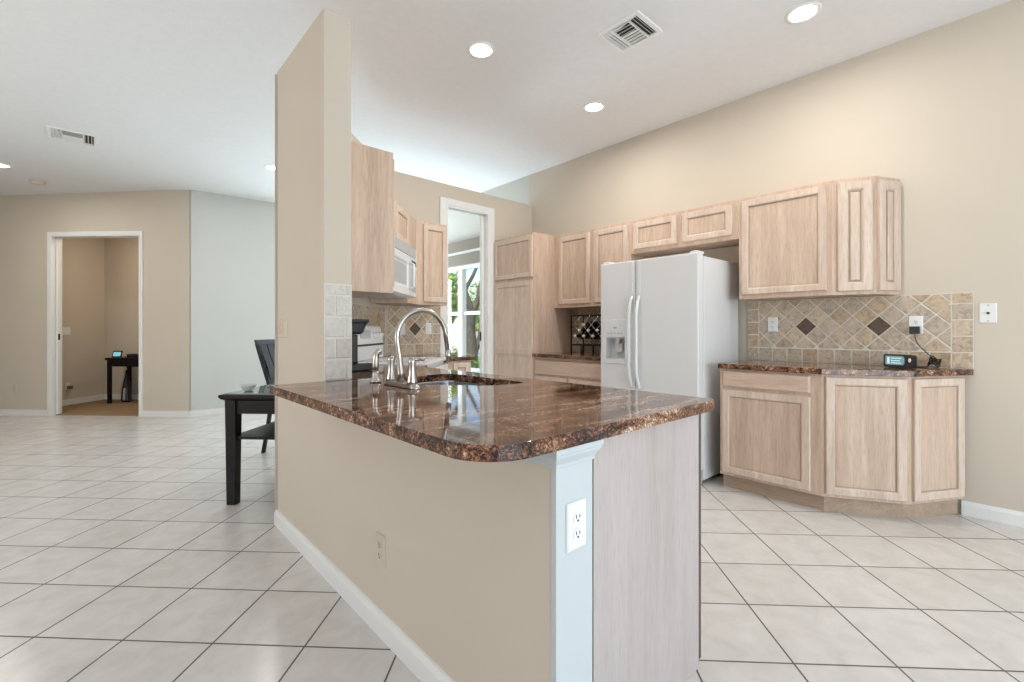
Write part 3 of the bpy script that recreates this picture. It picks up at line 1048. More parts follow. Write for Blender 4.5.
# ------------------------------------------------------------------ range and microwave
RO = (1.5 + 0.012 * SQ, 3.519 - 0.012 * SQ, 0)
r = thing('kitchen_range', 'white freestanding range set across the corner behind the faucet', 'range', RO, PI / 4)
MB().box(-0.375, 0.375, -0.635, -0.005, 0.02, 0.895).build('body', M_APPL, r, bevel=0.004)
ct = MB().box(-0.38, 0.38, -0.665, -0.004, 0.896, 0.918).build('cooktop', M_APPL, r, bevel=0.006)
for x, y, rr in ((-0.19, -0.50, 0.105), (0.19, -0.50, 0.08), (-0.19, -0.24, 0.08), (0.19, -0.24, 0.105)):
    b = MB()
    for q in (0.35, 0.65, 1.0):
        pts = [(x + rr * q * math.cos(t * PI / 12), y + rr * q * math.sin(t * PI / 12), 0.926) for t in range(25)]
        b.tube([(px, py, 0.9185) for px, py, pz in pts], 0.0025, 6)
    b.build('burner', M_APPL_GREY, ct)
bg = [(-0.010, 0.919), (-0.115, 0.919), (-0.110, 1.04), (-0.088, 1.175), (-0.075, 1.188), (-0.010, 1.188)]
b = MB().loops([[(-0.38, y, z) for y, z in bg], [(0.38, y, z) for y, z in bg]])
g = b.build('backguard', M_APPL, r, bevel=0.006)
MB().box(-0.34, 0.37, -0.1165, -0.105, 1.028, 1.042).build('vent_slot', M_SLOT, g)
MB().box(-0.12, 0.10, -0.104, -0.085, 1.085, 1.150).build('clock_panel', M_APPL_GREY, g, bevel=0.002)
for x in (-0.31, -0.23, 0.17, 0.245, 0.32):
    m = Matrix.Translation((x, -0.098, 1.11)) @ Matrix.Rotation(PI / 2 + 0.16, 4, 'X')
    b = MB().lathe([(0.021, -0.006), (0.021, 0.010), (0.017, 0.020), (0.0, 0.020)], (0, 0, 0), 18, mat=m)
    b.add([tuple(m @ Vector(p)) for p in ((-0.004, -0.019, 0.020), (0.004, -0.019, 0.020), (0.004, 0.019, 0.020), (-0.004, 0.019, 0.020),
                                         (-0.003, -0.018, 0.032), (0.003, -0.018, 0.032), (0.003, 0.018, 0.032), (-0.003, 0.018, 0.032))],
          [(0, 1, 5, 4), (1, 2, 6, 5), (2, 3, 7, 6), (3, 0, 4, 7), (4, 5, 6, 7)])
    b.build('knob', M_APPL_TRIM, g)
od = MB().box(-0.372, 0.372, -0.675, -0.637, 0.20, 0.865).build('oven_door', M_APPL, r, bevel=0.008)
MB().box(-0.24, 0.24, -0.678, -0.6755, 0.36, 0.66).build('oven_window', M_DARK, od)
MB().tube([(-0.30, -0.67, 0.80), (-0.30, -0.715, 0.80), (0.30, -0.715, 0.80), (0.30, -0.67, 0.80)], 0.012, 10).build('handle', M_APPL_TRIM, od)
MB().box(-0.372, 0.372, -0.665, -0.637, 0.03, 0.19).build('drawer', M_APPL, r, bevel=0.006)

r = thing('microwave', 'white over-the-range microwave under the corner wall cabinets', 'microwave', (1.5 + 0.008, 3.519 - 0.008, 0), PI / 4)
MB().box(-0.38, 0.38, -0.37, 0.0, 1.425, 1.836).build('body', M_APPL, r, bevel=0.004)
b = MB()
for i in range(7):
    b.box(-0.37, 0.37, -0.398, -0.371, 1.762 + i * 0.010, 1.768 + i * 0.010)
b.box(-0.37, 0.37, -0.380, -0.371, 1.758, 1.832, 1)
b.box(-0.378, -0.37, -0.4, -0.371, 1.752, 1.834).box(0.37, 0.378, -0.4, -0.371, 1.752, 1.834).box(-0.37, 0.37, -0.4, -0.371, 1.831, 1.835)
b.build('vent_grille', [M_APPL, M_APPL_GREY], r)
door = door_mb(-0.378, 0.185, 1.43, 1.752, -0.402, t=0.03, frame=0.07).build('door', M_APPL, r)
MB().box(-0.295, 0.10, -0.3935, -0.391, 1.515, 1.668).build('door_window', M_APPL_GREY, door)
MB().tube([(0.155, -0.401, 1.70), (0.155, -0.438, 1.68), (0.155, -0.438, 1.50), (0.155, -0.401, 1.48)], 0.011, 10).build('handle', M_APPL_TRIM, door)
cpn = MB().box(0.19, 0.378, -0.402, -0.371, 1.43, 1.752).build('control_panel', M_APPL, r, bevel=0.004)
MB().box(0.215, 0.355, -0.4045, -0.4025, 1.685, 1.725).build('display', M_DARK, cpn)
b = MB()
b.box(0.218, 0.352, -0.4035, -0.4025, 1.465, 1.665)
b.build('keypad', M_APPL_GREY, cpn)
b = MB().box(-0.30, 0.30, -0.33, -0.06, 1.419, 1.4245)
b.build('grease_filter', M_APPL_GREY, r)

# ------------------------------------------------------------------ sink and faucet
def rr(inset, z, rad):
    return [(x, y, z) for x, y in sink_ring(inset, rad)]
b = MB().loops([rr(-0.003, 0.672, 0.05), rr(-0.008, 0.70, 0.055), rr(-0.008, 0.866, 0.055), rr(-0.013, 0.867, 0.06), rr(-0.013, 0.8735, 0.06),
                rr(-0.004, 0.8735, 0.052), rr(-0.002, 0.868, 0.05), rr(0.004, 0.70, 0.05), rr(0.03, 0.682, 0.04)], sm=False)
sk = b.build('kitchen_sink', M_STEEL, bevel=0.0)
tag(sk, 'undermounted stainless steel sink set into the peninsula countertop', 'sink')
b = MB().lathe([(0.045, 0.6825), (0.045, 0.685), (0.036, 0.685), (0.03, 0.683), (0.0, 0.683)], (1.28, 1.88, 0), 20)
b.build('drain', M_NICKEL, sk)

r = thing('kitchen_faucet', 'brushed nickel gooseneck faucet with two lever handles behind the sink', 'faucet', (0.975, 1.78, CT1), 0)
b = MB().loops([[(0.022 * math.cos(t * PI / 8) * s, (0.105 + 0.022 * abs(math.sin(t * PI / 8))) * (1 if math.sin(t * PI / 8) >= 0 else -1) * s, z) for t in range(16)]
                for s, z in ((1.05, 0.001), (1.0, 0.012), (0.92, 0.020))])
b.build('base_plate', M_NICKEL, r, bevel=0.003)
pts = [(0, 0, 0.02), (-0.002, 0, 0.06), (-0.008, 0, 0.12), (-0.016, 0, 0.17), (-0.021, 0, 0.205)]
cx, cz, R = 0.103, 0.205, 0.124
for k in range(1, 14):
    a = PI - k * PI * 0.93 / 13
    pts.append((cx + R * math.cos(a), 0, cz + R * math.sin(a)))
pts += [(0.236, 0, 0.150)]
rad = [0.019, 0.016, 0.0130, 0.0115, 0.011] + [0.0108] * 13 + [0.0108]
sp = MB().tube(pts, rad, 14).build('spout', M_NICKEL, r)
MB().tube([(0.2363, 0, 0.149), (0.240, 0, 0.125), (0.244, 0, 0.095)], [0.0125, 0.0135, 0.0125], 14).build('spray_head', M_NICKEL, r)
for s in (-1, 1):
    y = 0.09 * s
    h = MB().lathe([(0.024, 0.018), (0.022, 0.03), (0.016, 0.06), (0.014, 0.09), (0.017, 0.108), (0.017, 0.118), (0.010, 0.126), (0, 0.127)], (0, y, 0), 18).build('handle', M_NICKEL, r)
    MB().tube([(0, y, 0.117), (0.012, y + s * 0.024, 0.121), (0.024, y + s * 0.052, 0.123)], [0.008, 0.0065, 0.0075], 10).build('lever', M_NICKEL, h)
r = thing('side_sprayer', 'brushed nickel side sprayer standing left of the gooseneck faucet', 'sprayer', (0.965, 2.0, CT1), 0)
MB().lathe([(0.026, 0.001), (0.026, 0.008), (0.019, 0.014), (0.016, 0.04), (0.014, 0.05), (0, 0.05)], (0, 0, 0), 18).build('base', M_NICKEL, r)
MB().tube([(0, 0, 0.050), (0, 0, 0.075), (0.0, 0, 0.110), (0.003, 0, 0.130), (0.012, -0.006, 0.143), (0.024, -0.012, 0.141)], [0.012, 0.016, 0.0145, 0.0145, 0.0145, 0.012], 14).build('spray_wand', M_NICKEL, r)

# ------------------------------------------------------------------ coffee maker
r = thing('coffee_maker', 'black coffee maker on the counter between the column and the range', 'coffee maker', (1.165, 2.68, CT1), PI / 2)
MB().box(-0.085, 0.085, -0.075, 0.085, 0.001, 0.045).build('base', M_DARK, r, bevel=0.008)
MB().box(-0.085, 0.085, 0.02, 0.085, 0.046, 0.215).build('column', M_DARK, r, bevel=0.01)
MB().loops([[(x, y, z) for x, y in rounded([(-0.085 + i, -0.05 + i + j * 0.6), (0.085 - i, -0.05 + i + j * 0.6), (0.085 - i, 0.085 - i), (-0.085 + i, 0.085 - i)], [0.025] * 4, 4)]
            for i, j, z in ((0.012, 0.05, 0.216), (0.006, 0.035, 0.23), (0.002, 0.015, 0.275), (0.0, 0.0, 0.285))]).build('brew_head', M_DARK, r)
MB().prism(rounded([(-0.088, -0.055), (0.088, -0.055), (0.088, 0.087), (-0.088, 0.087)], [0.028] * 4, 4), 0.286, 0.304).build('lid', M_DARK, r, bevel=0.004)
MB().box(-0.06, 0.06, -0.07, 0.012, 0.0455, 0.052).build('drip_tray', M_STEEL, r)

# ------------------------------------------------------------------ wine rack with bottles
WRX, WRY = 3.88, 2.91
r = thing('wine_rack', 'black iron wine rack with crossed silver wires, holding bottles beside the refrigerator', 'wine rack', (WRX, WRY, CT1), RZ)
HWD, ZT = 0.325, 0.395
b = MB()
for y in (-0.10, 0.10):
    b.tube([(-HWD, y, 0.0), (-HWD, y, ZT), (HWD, y, ZT), (HWD, y, 0.0)], 0.008, 8)
    b.tube([(-HWD, y, 0.085), (HWD, y, 0.085)], 0.007, 8)
for x in (-HWD, HWD):
    for z in (0.085, ZT):
        b.tube([(x, -0.10, z), (x, 0.10, z)], 0.007, 8)
for x in (-0.19, 0.19):
    for y in (-0.10, 0.10):
        b.tube([(x, y, 0.0), (x, y, 0.085)], 0.010, 8)
b.build('frame', M_IRON, r)
b = MB()
for y in (-0.10, 0.10):
    for k in range(-5, 6):
        for sg in (1, -1):
            seg = []
            for t in (0.0, 1.0):
                z = 0.09 + t * (ZT - 0.095)
                seg.append((k * 0.115 + sg * (z - 0.238), y, z))
            (xa, _, za), (xb, _, zb) = seg
            out = []
            for lim in (-HWD, HWD):
                pass
            n = 24
            ok = [(xa + (xb - xa) * i / n, y, za + (zb - za) * i / n) for i in range(n + 1) if abs(xa + (xb - xa) * i / n) < HWD]
            if len(ok) > 4:
                MB().tube([ok[0], ok[-1]], 0.0032, 6).build('wire', M_SILVER, r)
bp = [(0.0, 0.0), (0.034, 0.0), (0.037, 0.008), (0.037, 0.185), (0.030, 0.215), (0.0148, 0.235), (0.0142, 0.282)]
cap = [(0.0146, 0.2822), (0.0150, 0.298), (0.012, 0.302), (0.0, 0.302)]
proto = None
rows = [(0.1805, [-0.23, -0.115, 0.0, 0.115, 0.23]), (0.238, [-0.1725, -0.0575, 0.0575, 0.1725]), (0.2955, [-0.115, 0.115])]
names = {0: 'bottom', 1: 'middle', 2: 'top'}
ordw = ['leftmost', 'second', 'third', 'fourth', 'rightmost']
for ri, (z, xs) in enumerate(rows):
    for xi, x in enumerate(xs):
        wx, wy, wz = WRX + 0.14, WRY - x, CT1 + z
        if proto is None:
            o = thing('wine_bottle', '', 'bottle', (0, 0, 0), 0, 'wine bottles lying in the iron rack')
            m = Matrix.Rotation(-PI / 2, 4, 'Y')
            MB().lathe(bp, (0, 0, 0), 16, mat=m).build('bottle_body', M_BOTTLE, o)
            MB().lathe(cap, (0, 0, 0), 12, mat=m).build('capsule', M_CAPSULE, o)
            proto = o
        else:
            o = proto.copy()
            COL.objects.link(o)
            for ch in proto.children:
                c = ch.copy()
                c.parent = o
                COL.objects.link(c)
        o.location = (wx, wy, wz)
        pos = (['leftmost', 'second from left', 'middle', 'second from right', 'rightmost'] if len(xs) == 5 else
               ['leftmost', 'second from left', 'second from right', 'rightmost'] if len(xs) == 4 else ['left', 'right'])[xi]
        o['label'] = f'dark wine bottle with pale capsule, {pos} in the {names[ri]} row of the rack'


# ------------------------------------------------------------------ outlets, switches, plates
def plate_root(name, label, cat, loc, rz, mat, w=0.072, h=0.117, group=None):
    b = MB().loops([rect(-w / 2, w / 2, -h / 2, h / 2, i, y) for i, y in ((0, -0.0005), (0, -0.003), (0.004, -0.0065))])
    o = b.build(name, mat, None, loc, rz)
    return tag(o, label, cat, group)


def outlet(label, loc, rz, mat, group='wall outlets'):
    o = plate_root('wall_outlet', label, 'outlet', loc, rz, mat, group=group)
    for z in (0.020, -0.020):
        b = MB()
        prof = [(0.017 * math.cos(t * PI / 8), 0.0145 * math.sin(t * PI / 8)) for t in range(16)]
        b.loops([[(x, -0.006, z + q2) for x, q2 in prof], [(x, -0.0085, z + q2) for x, q2 in prof]])
        rcp = b.build('receptacle', mat, o)
        b = MB().box(-0.0075, -0.005, -0.0092, -0.0086, z - 0.001, z + 0.008).box(0.005, 0.0075, -0.0092, -0.0086, z - 0.001, z + 0.007)
        b.lathe([(0.003, 0), (0.003, 0.0006)], (0, 0, 0), 10, mat=Matrix.Translation((0, -0.0086, z - 0.007)) @ Matrix.Rotation(PI / 2, 4, 'X'))
        b.build('slots', M_SLOT, rcp)
    return o


def switch(label, loc, rz, mat, n=1, group=None):
    w = 0.072 + 0.047 * (n - 1)
    o = plate_root('light_switch', label, 'switch', loc, rz, mat, w=w, group=group)
    for i in range(n):
        x = (i - (n - 1) / 2) * 0.047
        b = MB().loops([rect(x - 0.0165, x + 0.0165, -0.033, 0.033, i2, y) for i2, y in ((0, -0.006), (0, -0.009), (0.003, -0.0105))])
        b.build('rocker', mat, o)
    return o


outlet('white outlet with an empty socket on the tile right of the refrigerator', (XR - 0.015, 1.342, 1.195), RZ, M_PLATE)
outlet('white outlet with a black adapter plugged in, above the clock radio', (XR - 0.015, 0.477, 1.185), RZ, M_PLATE)
outlet('beige outlet low on the long face of the half wall', (HX0, 1.635, 0.318), RZ, M_PLATE_WALL)
outlet('white outlet on the pilaster at the end of the peninsula', (0.880, HY0 - 0.016, 0.672), 0, M_PLATE)
switch('white switch plate on the tile left of the dark diamond, near the range corner', (2.235, YD - 0.012, 1.165), 0, M_PLATE, 1)
switch('white switch plate on the tile right of the dark diamond, by the doorway casing', (2.535, YD - 0.012, 1.165), 0, M_PLATE, 1)
switch('beige rocker switch plate on the side of the column', (HX0, 2.86, 1.165), RZ, M_PLATE_BEIGE, 3)
o = plate_root('cable_plate', 'white cable wall plate on the bare wall right of the backsplash', 'wall plate', (XR, 0.146, 1.254), RZ, M_PLATE, w=0.075, h=0.12)
b = MB().lathe([(0.007, 0), (0.007, 0.008), (0.004, 0.008), (0.004, 0.006), (0.0, 0.006)], (0, 0, 0), 14, mat=Matrix.Translation((0, -0.0062, 0)) @ Matrix.Rotation(PI / 2, 4, 'X'))
b.build('cable_jack', M_SLOT, o)
for z in (0.048, -0.048):
    MB().lathe([(0.003, 0), (0.003, 0.001)], (0, 0, 0), 10, mat=Matrix.Translation((0, -0.0064, z)) @ Matrix.Rotation(PI / 2, 4, 'X')).build('screw', M_BRASS, o)
# slanting far wall and the study
def far_pt(lx, ly):
    return FO[0] + (lx + ly) * SQ, FO[1] + (-lx + ly) * SQ
fx, fy = far_pt(-2.43, 0)
outlet('beige outlet low on the far wall left of the study doorway', (fx, fy, 0.36), -PI / 4, M_PLATE_WALL)
# wall of the study that faces +x' (local): normal along (1,-1)
def study_left(dist, z):
    x, y = far_pt(-2.53, dist)
    return (x, y, z)
switch('white switch plate on the left wall inside the study', study_left(0.78, 1.14), PI / 4, M_PLATE, 2)
so = outlet('white outlet near the floor inside the study with something dark plugged in', study_left(0.80, 0.30), PI / 4, M_PLATE)
pl = MB().box(-0.025, 0.03, -0.055, -0.0095, -0.045, 0.005).build('power_plug', M_BRASS, None, study_left(0.80, 0.30), PI / 4, 0.004)
tag(pl, 'dark plug in the low outlet inside the study', 'plug')

# ------------------------------------------------------------------ clock radio, adapter, cord
r = thing('clock_radio', 'black clock radio with a pale blue display on the right granite counter', 'clock', (3.845, 0.535, CT1), RZ + math.radians(-14))
p = rounded([(-0.078, 0.002), (0.078, 0.002), (0.078, 0.086), (-0.078, 0.086)], [0.012] * 4, 4)
MB().loops([[(x, y, z * s) for x, z in p] for y, s in ((-0.03, 1.0), (0.03, 0.95))]).build('case', M_DARK, r, bevel=0.004)
s1 = MB().loops([[(x, -0.0312, z) for x, z in rounded([(-0.066, 0.018), (0.028, 0.018), (0.036, 0.030), (0.036, 0.062), (0.028, 0.074), (-0.066, 0.074)], [0.004] * 6, 3)],
                 [(x, -0.0305, z) for x, z in rounded([(-0.066, 0.018), (0.028, 0.018), (0.036, 0.030), (0.036, 0.062), (0.028, 0.074), (-0.066, 0.074)], [0.004] * 6, 3)]]).build('display', M_SCREEN, r)
b = MB().box(-0.035, 0.02, -0.0322, -0.0314, 0.058, 0.063).box(-0.035, 0.012, -0.0322, -0.0314, 0.042, 0.047).box(-0.035, 0.02, -0.0322, -0.0314, 0.028, 0.033).box(-0.055, -0.043, -0.0322, -0.0314, 0.025, 0.066)
b.build('display_marks', M_SCREEN_MARK, s1)
MB().lathe([(0.010, 0), (0.010, 0.003), (0.0, 0.004)], (0, 0, 0), 16, mat=Matrix.Translation((0.063, -0.031, 0.05)) @ Matrix.Rotation(PI / 2, 4, 'X') @ Matrix.Diagonal((0.75, 1.4, 1, 1))).build('knob', M_CAPSULE, r)
ad = thing('power_adapter', 'black power adapter and its thin cord, plugged into the outlet above the clock radio', 'adapter')
MB().box(-0.026, 0.026, -0.045, -0.0095, -0.058, -0.010).build('adapter_body', M_DARK, ad, (XR - 0.015, 0.480, 1.185), RZ, 0.004)
pts = [(XR - 0.036, 0.480, 1.126), (XR - 0.036, 0.476, 1.09), (XR - 0.045, 0.455, 1.045), (XR - 0.055, 0.415, 1.0), (XR - 0.06, 0.395, 0.975)]
random.seed(3)
for k in range(26):
    a = k * 1.15
    pts.append((XR - 0.085 + 0.030 * math.cos(a * 1.3), 0.378 + random.uniform(0.012, 0.040) * math.cos(a * 1.17), 0.952 + random.uniform(0.014, 0.038) * math.sin(a * 1.9)))
pts += [(XR - 0.08, 0.40, 0.918), (XR - 0.09, 0.44, 0.914), (XR - 0.11, 0.47, 0.916), (XR - 0.14, 0.50, 0.93)]
def smooth(pts, n=4):
    P = [Vector(p) for p in pts]
    out = []
    for i in range(len(P) - 1):
        p0, p1, p2, p3 = P[max(i - 1, 0)], P[i], P[i + 1], P[min(i + 2, len(P) - 1)]
        for k in range(n):
            t = k / n
            out.append(0.5 * ((2 * p1) + (p2 - p0) * t + (2 * p0 - 5 * p1 + 4 * p2 - p3) * t * t + (3 * p1 - p0 - 3 * p2 + p3) * t ** 3))
    return out + [P[-1]]
MB().tube(smooth(pts), 0.0028, 8).build('cord', M_DARK, ad)

# ------------------------------------------------------------------ table, chair
TX, TY = 0.605, 3.518
r = thing('console_table', 'black wooden table with a glass top and a low shelf behind the column', 'table', (TX, TY, 0), -PI / 4)
TW, TL = 0.485, 1.35
lp = []
for i, z in ((0.028, 0.688), (0.008, 0.700), (0.0, 0.712), (0.0, 0.724), (0.004, 0.728)):
    lp.append([(i, i, z), (TW - i, i, z), (TW - i, TL - i, z), (i, TL - i, z)])
tp = MB().loops(lp).build('tabletop', M_BLACKWOOD, r)
MB().box(0.025, TW - 0.025, 0.025, TL - 0.025, 0.7282, 0.736).build('glass_panel', M_TABLEGLASS, tp, bevel=0.002)
MB().box(0.035, TW - 0.035, 0.04, 0.06, 0.60, 0.69).box(0.035, TW - 0.035, TL - 0.06, TL - 0.04, 0.60, 0.69).box(0.035, 0.055, 0.06, TL - 0.06, 0.60, 0.69).box(TW - 0.055, TW - 0.035, 0.06, TL - 0.06, 0.60, 0.69).build('apron', M_BLACKWOOD, r)
for x in (0.062, TW - 0.062):
    for y in (0.062, TL - 0.062):
        MB().taper(x, y, 0.0, 0.69, 0.029, 0.036).build('leg', M_BLACKWOOD, r, bevel=0.002)
MB().box(0.045, TW - 0.045, 0.045, TL - 0.045, 0.43, 0.447).build('shelf', M_BLACKWOOD, r, bevel=0.002)

CXc, CYc = 1.377, 4.876
r = thing('dining_chair', 'dark wooden chair with a tall raked slat back beyond the black table', 'chair', (CXc, CYc, 0), -3 * PI / 4 + PI / 2 + PI / 2)
# local -y is the sitting direction: towards the table
r.rotation_euler = (0, 0, PI / 4)
b = MB().box(-0.215, 0.215, -0.42, 0.0, 0.435, 0.47)
b.build('seat', M_SEAT, r, bevel=0.012)
for x in (-0.19, 0.19):
    MB().taper(x, -0.38, 0.0, 0.434, 0.016, 0.021).build('leg', M_BLACKWOOD, r)
    pts = [(x, 0.075, 0.0), (x, 0.03, 0.25), (x, 0.0, 0.45), (x, 0.025, 0.66), (x, 0.10, 0.90), (x, 0.135, 1.02)]
    b = MB().loops([[(px - 0.017, py - 0.014, pz), (px + 0.017, py - 0.014, pz), (px + 0.017, py + 0.014, pz), (px - 0.017, py + 0.014, pz)] for px, py, pz in pts])
    b.build('rear_post', M_BLACKWOOD, r, bevel=0.003)
def curve_slat(x0, x1, pts, t=0.010):
    return MB().loops([[(x0, y - t, z), (x1, y - t, z), (x1, y + t, z), (x0, y + t, z)] for y, z in pts])
sl = [(0.020, 0.60), (0.030, 0.70), (0.055, 0.80), (0.092, 0.90), (0.125, 1.0), (0.142, 1.055)]
for x0, x1 in ((-0.172, -0.065), (-0.052, 0.052), (0.065, 0.172)):
    curve_slat(x0, x1, sl).build('slat', M_CHAIRSLAT, r, bevel=0.003)
curve_slat(-0.205, 0.205, [(0.130, 1.01), (0.147, 1.06)], 0.013).build('top_rail', M_CHAIRSLAT, r, bevel=0.004)
curve_slat(-0.172, 0.172, [(0.013, 0.56), (0.018, 0.60)], 0.013).build('lower_rail', M_BLACKWOOD, r, bevel=0.003)
b = MB().box(-0.188, 0.188, -0.39, -0.37, 0.385, 0.434).box(-0.188, 0.188, -0.02, 0.0, 0.385, 0.434)
b.build('seat_rail', M_BLACKWOOD, r)

bx, by = TX + (0.115 + 0.14) * SQ, TY + (-0.115 + 0.14) * SQ
bw = MB().lathe([(0.0, 0.001), (0.022, 0.001), (0.03, 0.008), (0.05, 0.035), (0.055, 0.045), (0.051, 0.045), (0.045, 0.034), (0.025, 0.010), (0.0, 0.008)], (0, 0, 0), 24).build('glass_bowl', M_GLASSBOWL, None, (bx, by, 0.7365))
tag(bw, 'small pale glass bowl on the front of the black table', 'bowl')
mx, my = TX + (0.25 + 0.55) * SQ, TY + (-0.25 + 0.55) * SQ
pm = MB().prism(rounded([(-0.14, -0.2), (0.14, -0.2), (0.14, 0.2), (-0.14, 0.2)], [0.02] * 4, 4), 0, 0.004).build('placemat', M_DARK, None, (mx, my, 0.7365), -PI / 4)
tag(pm, 'dark placemat lying on the glass top of the black table', 'placemat')

# ------------------------------------------------------------------ study furniture
def study(name, label, cat, lx, ly, z, group=None):
    x, y = far_pt(lx, ly)
    return thing(name, label, cat, (x, y, z), -PI / 4, group)
r = study('writing_desk', 'black desk against the back wall of the study', 'desk', -2.09, 1.37, 0.012)
MB().box(0.0, 1.2, -0.42, 0.0, 0.675, 0.71).build('desktop', M_BLACKWOOD, r, bevel=0.004)
MB().box(0.03, 1.17, -0.41, -0.40, 0.575, 0.674).build('apron', M_BLACKWOOD, r)
for x in (0.03, 1.17):
    for y in (-0.385, -0.035):
        MB().taper(x + (0.018 if x < 0.5 else -0.018), y, 0, 0.674, 0.021, 0.021).build('leg', M_BLACKWOOD, r)
r = study('tablet', 'tablet with a bright blue screen propped up on the study desk', 'tablet', -2.005, 1.06, 0.7225)
MB().loops([[(x, y + (z * 0.25), z) for x, z in rounded([(-0.075, 0.0), (0.075, 0.0), (0.075, 0.105), (-0.075, 0.105)], [0.015] * 4, 3)] for y in (0.0, 0.012)]).build('case', M_DARK, r)
MB().loops([[(x, y + (z * 0.25), z) for x, z in rounded([(-0.06, 0.02), (0.062, 0.02), (0.062, 0.085), (-0.06, 0.085)], [0.01] * 4, 3)] for y in (-0.002, -0.0005)]).build('screen', M_SCREEN_DIM, r)
MB().box(-0.03, 0.03, 0.03, 0.07, 0.0, 0.008).build('stand', M_DARK, r)
r = study('black_box', 'flat black box on the study desk by the door casing', 'box', -1.66, 1.10, 0.7225)
MB().box(-0.13, 0.13, -0.09, 0.09, 0, 0.045).build('box_body', M_DARK, r, bevel=0.004)
MB().box(-0.132, 0.132, -0.092, 0.092, 0.0452, 0.055).build('box_lid', M_DARK, r, bevel=0.003)
r = study('slender_bag', 'slender dark bag with a pale stripe standing under the study desk', 'bag', -1.935, 1.16, 0.0135)
lp = []
for z, w, t in ((0.0, 0.065, 0.05), (0.03, 0.07, 0.06), (0.2, 0.062, 0.05), (0.32, 0.04, 0.035), (0.42, 0.02, 0.018), (0.50, 0.014, 0.012)):
    lp.append([(w * math.cos(k * PI / 6) - z * 0.08, t * math.sin(k * PI / 6) + z * 0.10, z) for k in range(12)])
MB().loops(lp, sm=True).build('bag_body', M_DARK, r)
MB().loops([[(0.012 + x - z * 0.08, -0.062 + z * 0.16, z) for x in (-0.014, 0.014)] + [(0.012 + x - z * 0.08, -0.05 + z * 0.16, z) for x in (0.014, -0.014)] for z in (0.03, 0.22)]).build('stripe', M_BROWNBAG, r)

# ------------------------------------------------------------------ ceiling fixtures
def downlight(label, x, y, energy=12):
    z = ceil_z(x, y)
    r = thing('downlight', label, 'ceiling light', (x, y, z), 0, 'recessed ceiling lights')
    MB().lathe([(0.098, 0.004), (0.098, -0.004), (0.082, -0.008), (0.072, -0.004), (0.072, 0.004)], (0, 0, 0), 32).build('trim_ring', M_TRIM, r)
    MB().lathe([(0.071, 0.003), (0.071, -0.003), (0.05, -0.006), (0.0, -0.007)], (0, 0, 0), 32).build('lens', M_LAMP, r)
    add_light('downlight_lamp', 'AREA', (x, y, z - 0.015), (0, 0, 0), energy, (1.0, 0.95, 0.87), shape='DISK', size=0.14)


downlight('round recessed ceiling light nearest the top of the column', 1.951, 2.468)
downlight('round recessed ceiling light above the cabinet over the refrigerator, farthest back in the kitchen', 3.203, 2.486)
downlight('round recessed ceiling light nearest the top edge, above the right counter', 3.205, 0.902)
downlight('small recessed ceiling light just left of the column', 1.545, 5.809)
downlight('small recessed ceiling light at the left edge of the picture', -0.756, 7.571)


def vent(label, x, y, w, l, rz=0.0):
    z = ceil_z(x, y)
    r = thing('ceiling_vent', label, 'air vent', (x, y, z), rz, 'ceiling air vents')
    f = 0.028
    hw, hl = w / 2, l / 2
    b = MB()
    for (a0, a1, c0, c1) in ((-hw, -hw + f, -hl, hl), (hw - f, hw, -hl, hl), (-hw + f, hw - f, -hl, -hl + f), (-hw + f, hw - f, hl - f, hl)):
        b.box(a0, a1, c0, c1, -0.014, 0.006)
    b.build('frame', M_TRIM, r, bevel=0.003)
    MB().box(-hw + f, hw - f, -hl + f, hl - f, -0.0015, 0.004).build('backing', M_SLOT, r)
    b = MB()
    iw, il = hw - f, hl - f
    e = iw * 0.5
    def slat(p0, p1, out):
        # tilted blade from p0 to p1, leaning towards `out`
        (xa, ya), (xb, yb) = p0, p1
        ox, oy = out[0] * 0.007, out[1] * 0.007
        b.loops([[(xa, ya, -0.002), (xb, yb, -0.002), (xb + ox, yb + oy, -0.013), (xa + ox, ya + oy, -0.013)],
                 [(xa + ox * 0.15, ya + oy * 0.15, -0.001), (xb + ox * 0.15, yb + oy * 0.15, -0.001), (xb + ox * 1.15, yb + oy * 1.15, -0.012), (xa + ox * 1.15, ya + oy * 1.15, -0.012)]])
    for k in range(3):
        u = e + (iw - e) * (k + 0.2) / 3
        slat((u, -il), (u, il), (1, 0)); slat((-u, -il), (-u, il), (-1, 0))
    for k in range(4):
        u = il * (k + 0.25) / 4
        slat((-e, u), (e, u), (0, 1)); slat((-e, -u), (e, -u), (0, -1))
    b.box(-e - 0.005, -e + 0.003, -il, il, -0.013, -0.001).box(e - 0.003, e + 0.005, -il, il, -0.013, -0.001)
    b.build('louvre', M_TRIM, r)


vent('square white air vent in the kitchen ceiling between the two front recessed lights', 2.553, 1.70, 0.31, 0.29, PI / 2)
vent('white air vent in the ceiling above the far room, upper left', -0.138, 6.04, 0.35, 0.34)
x, y = -0.498, 8.10
r = thing('smoke_detector', 'round beige smoke detector on the ceiling above the study doorway', 'smoke detector', (x, y, ceil_z(x, y)))
MB().lathe([(0.075, 0.004), (0.075, -0.010), (0.070, -0.014), (0.0, -0.014)], (0, 0, 0), 28).build('base', M_PLATE_WALL, r)
MB().lathe([(0.066, -0.0142), (0.066, -0.030), (0.050, -0.042), (0.0, -0.044)], (0, 0, 0), 28).build('cover', M_PLATE_BEIGE, r)
add_light('study_fill', 'AREA', (*far_pt(-1.2, 0.75), 2.85), (0, 0, 0), 12, (1.0, 0.82, 0.62), shape='DISK', size=0.3)  # added warm fill for the study, no fixture behind it

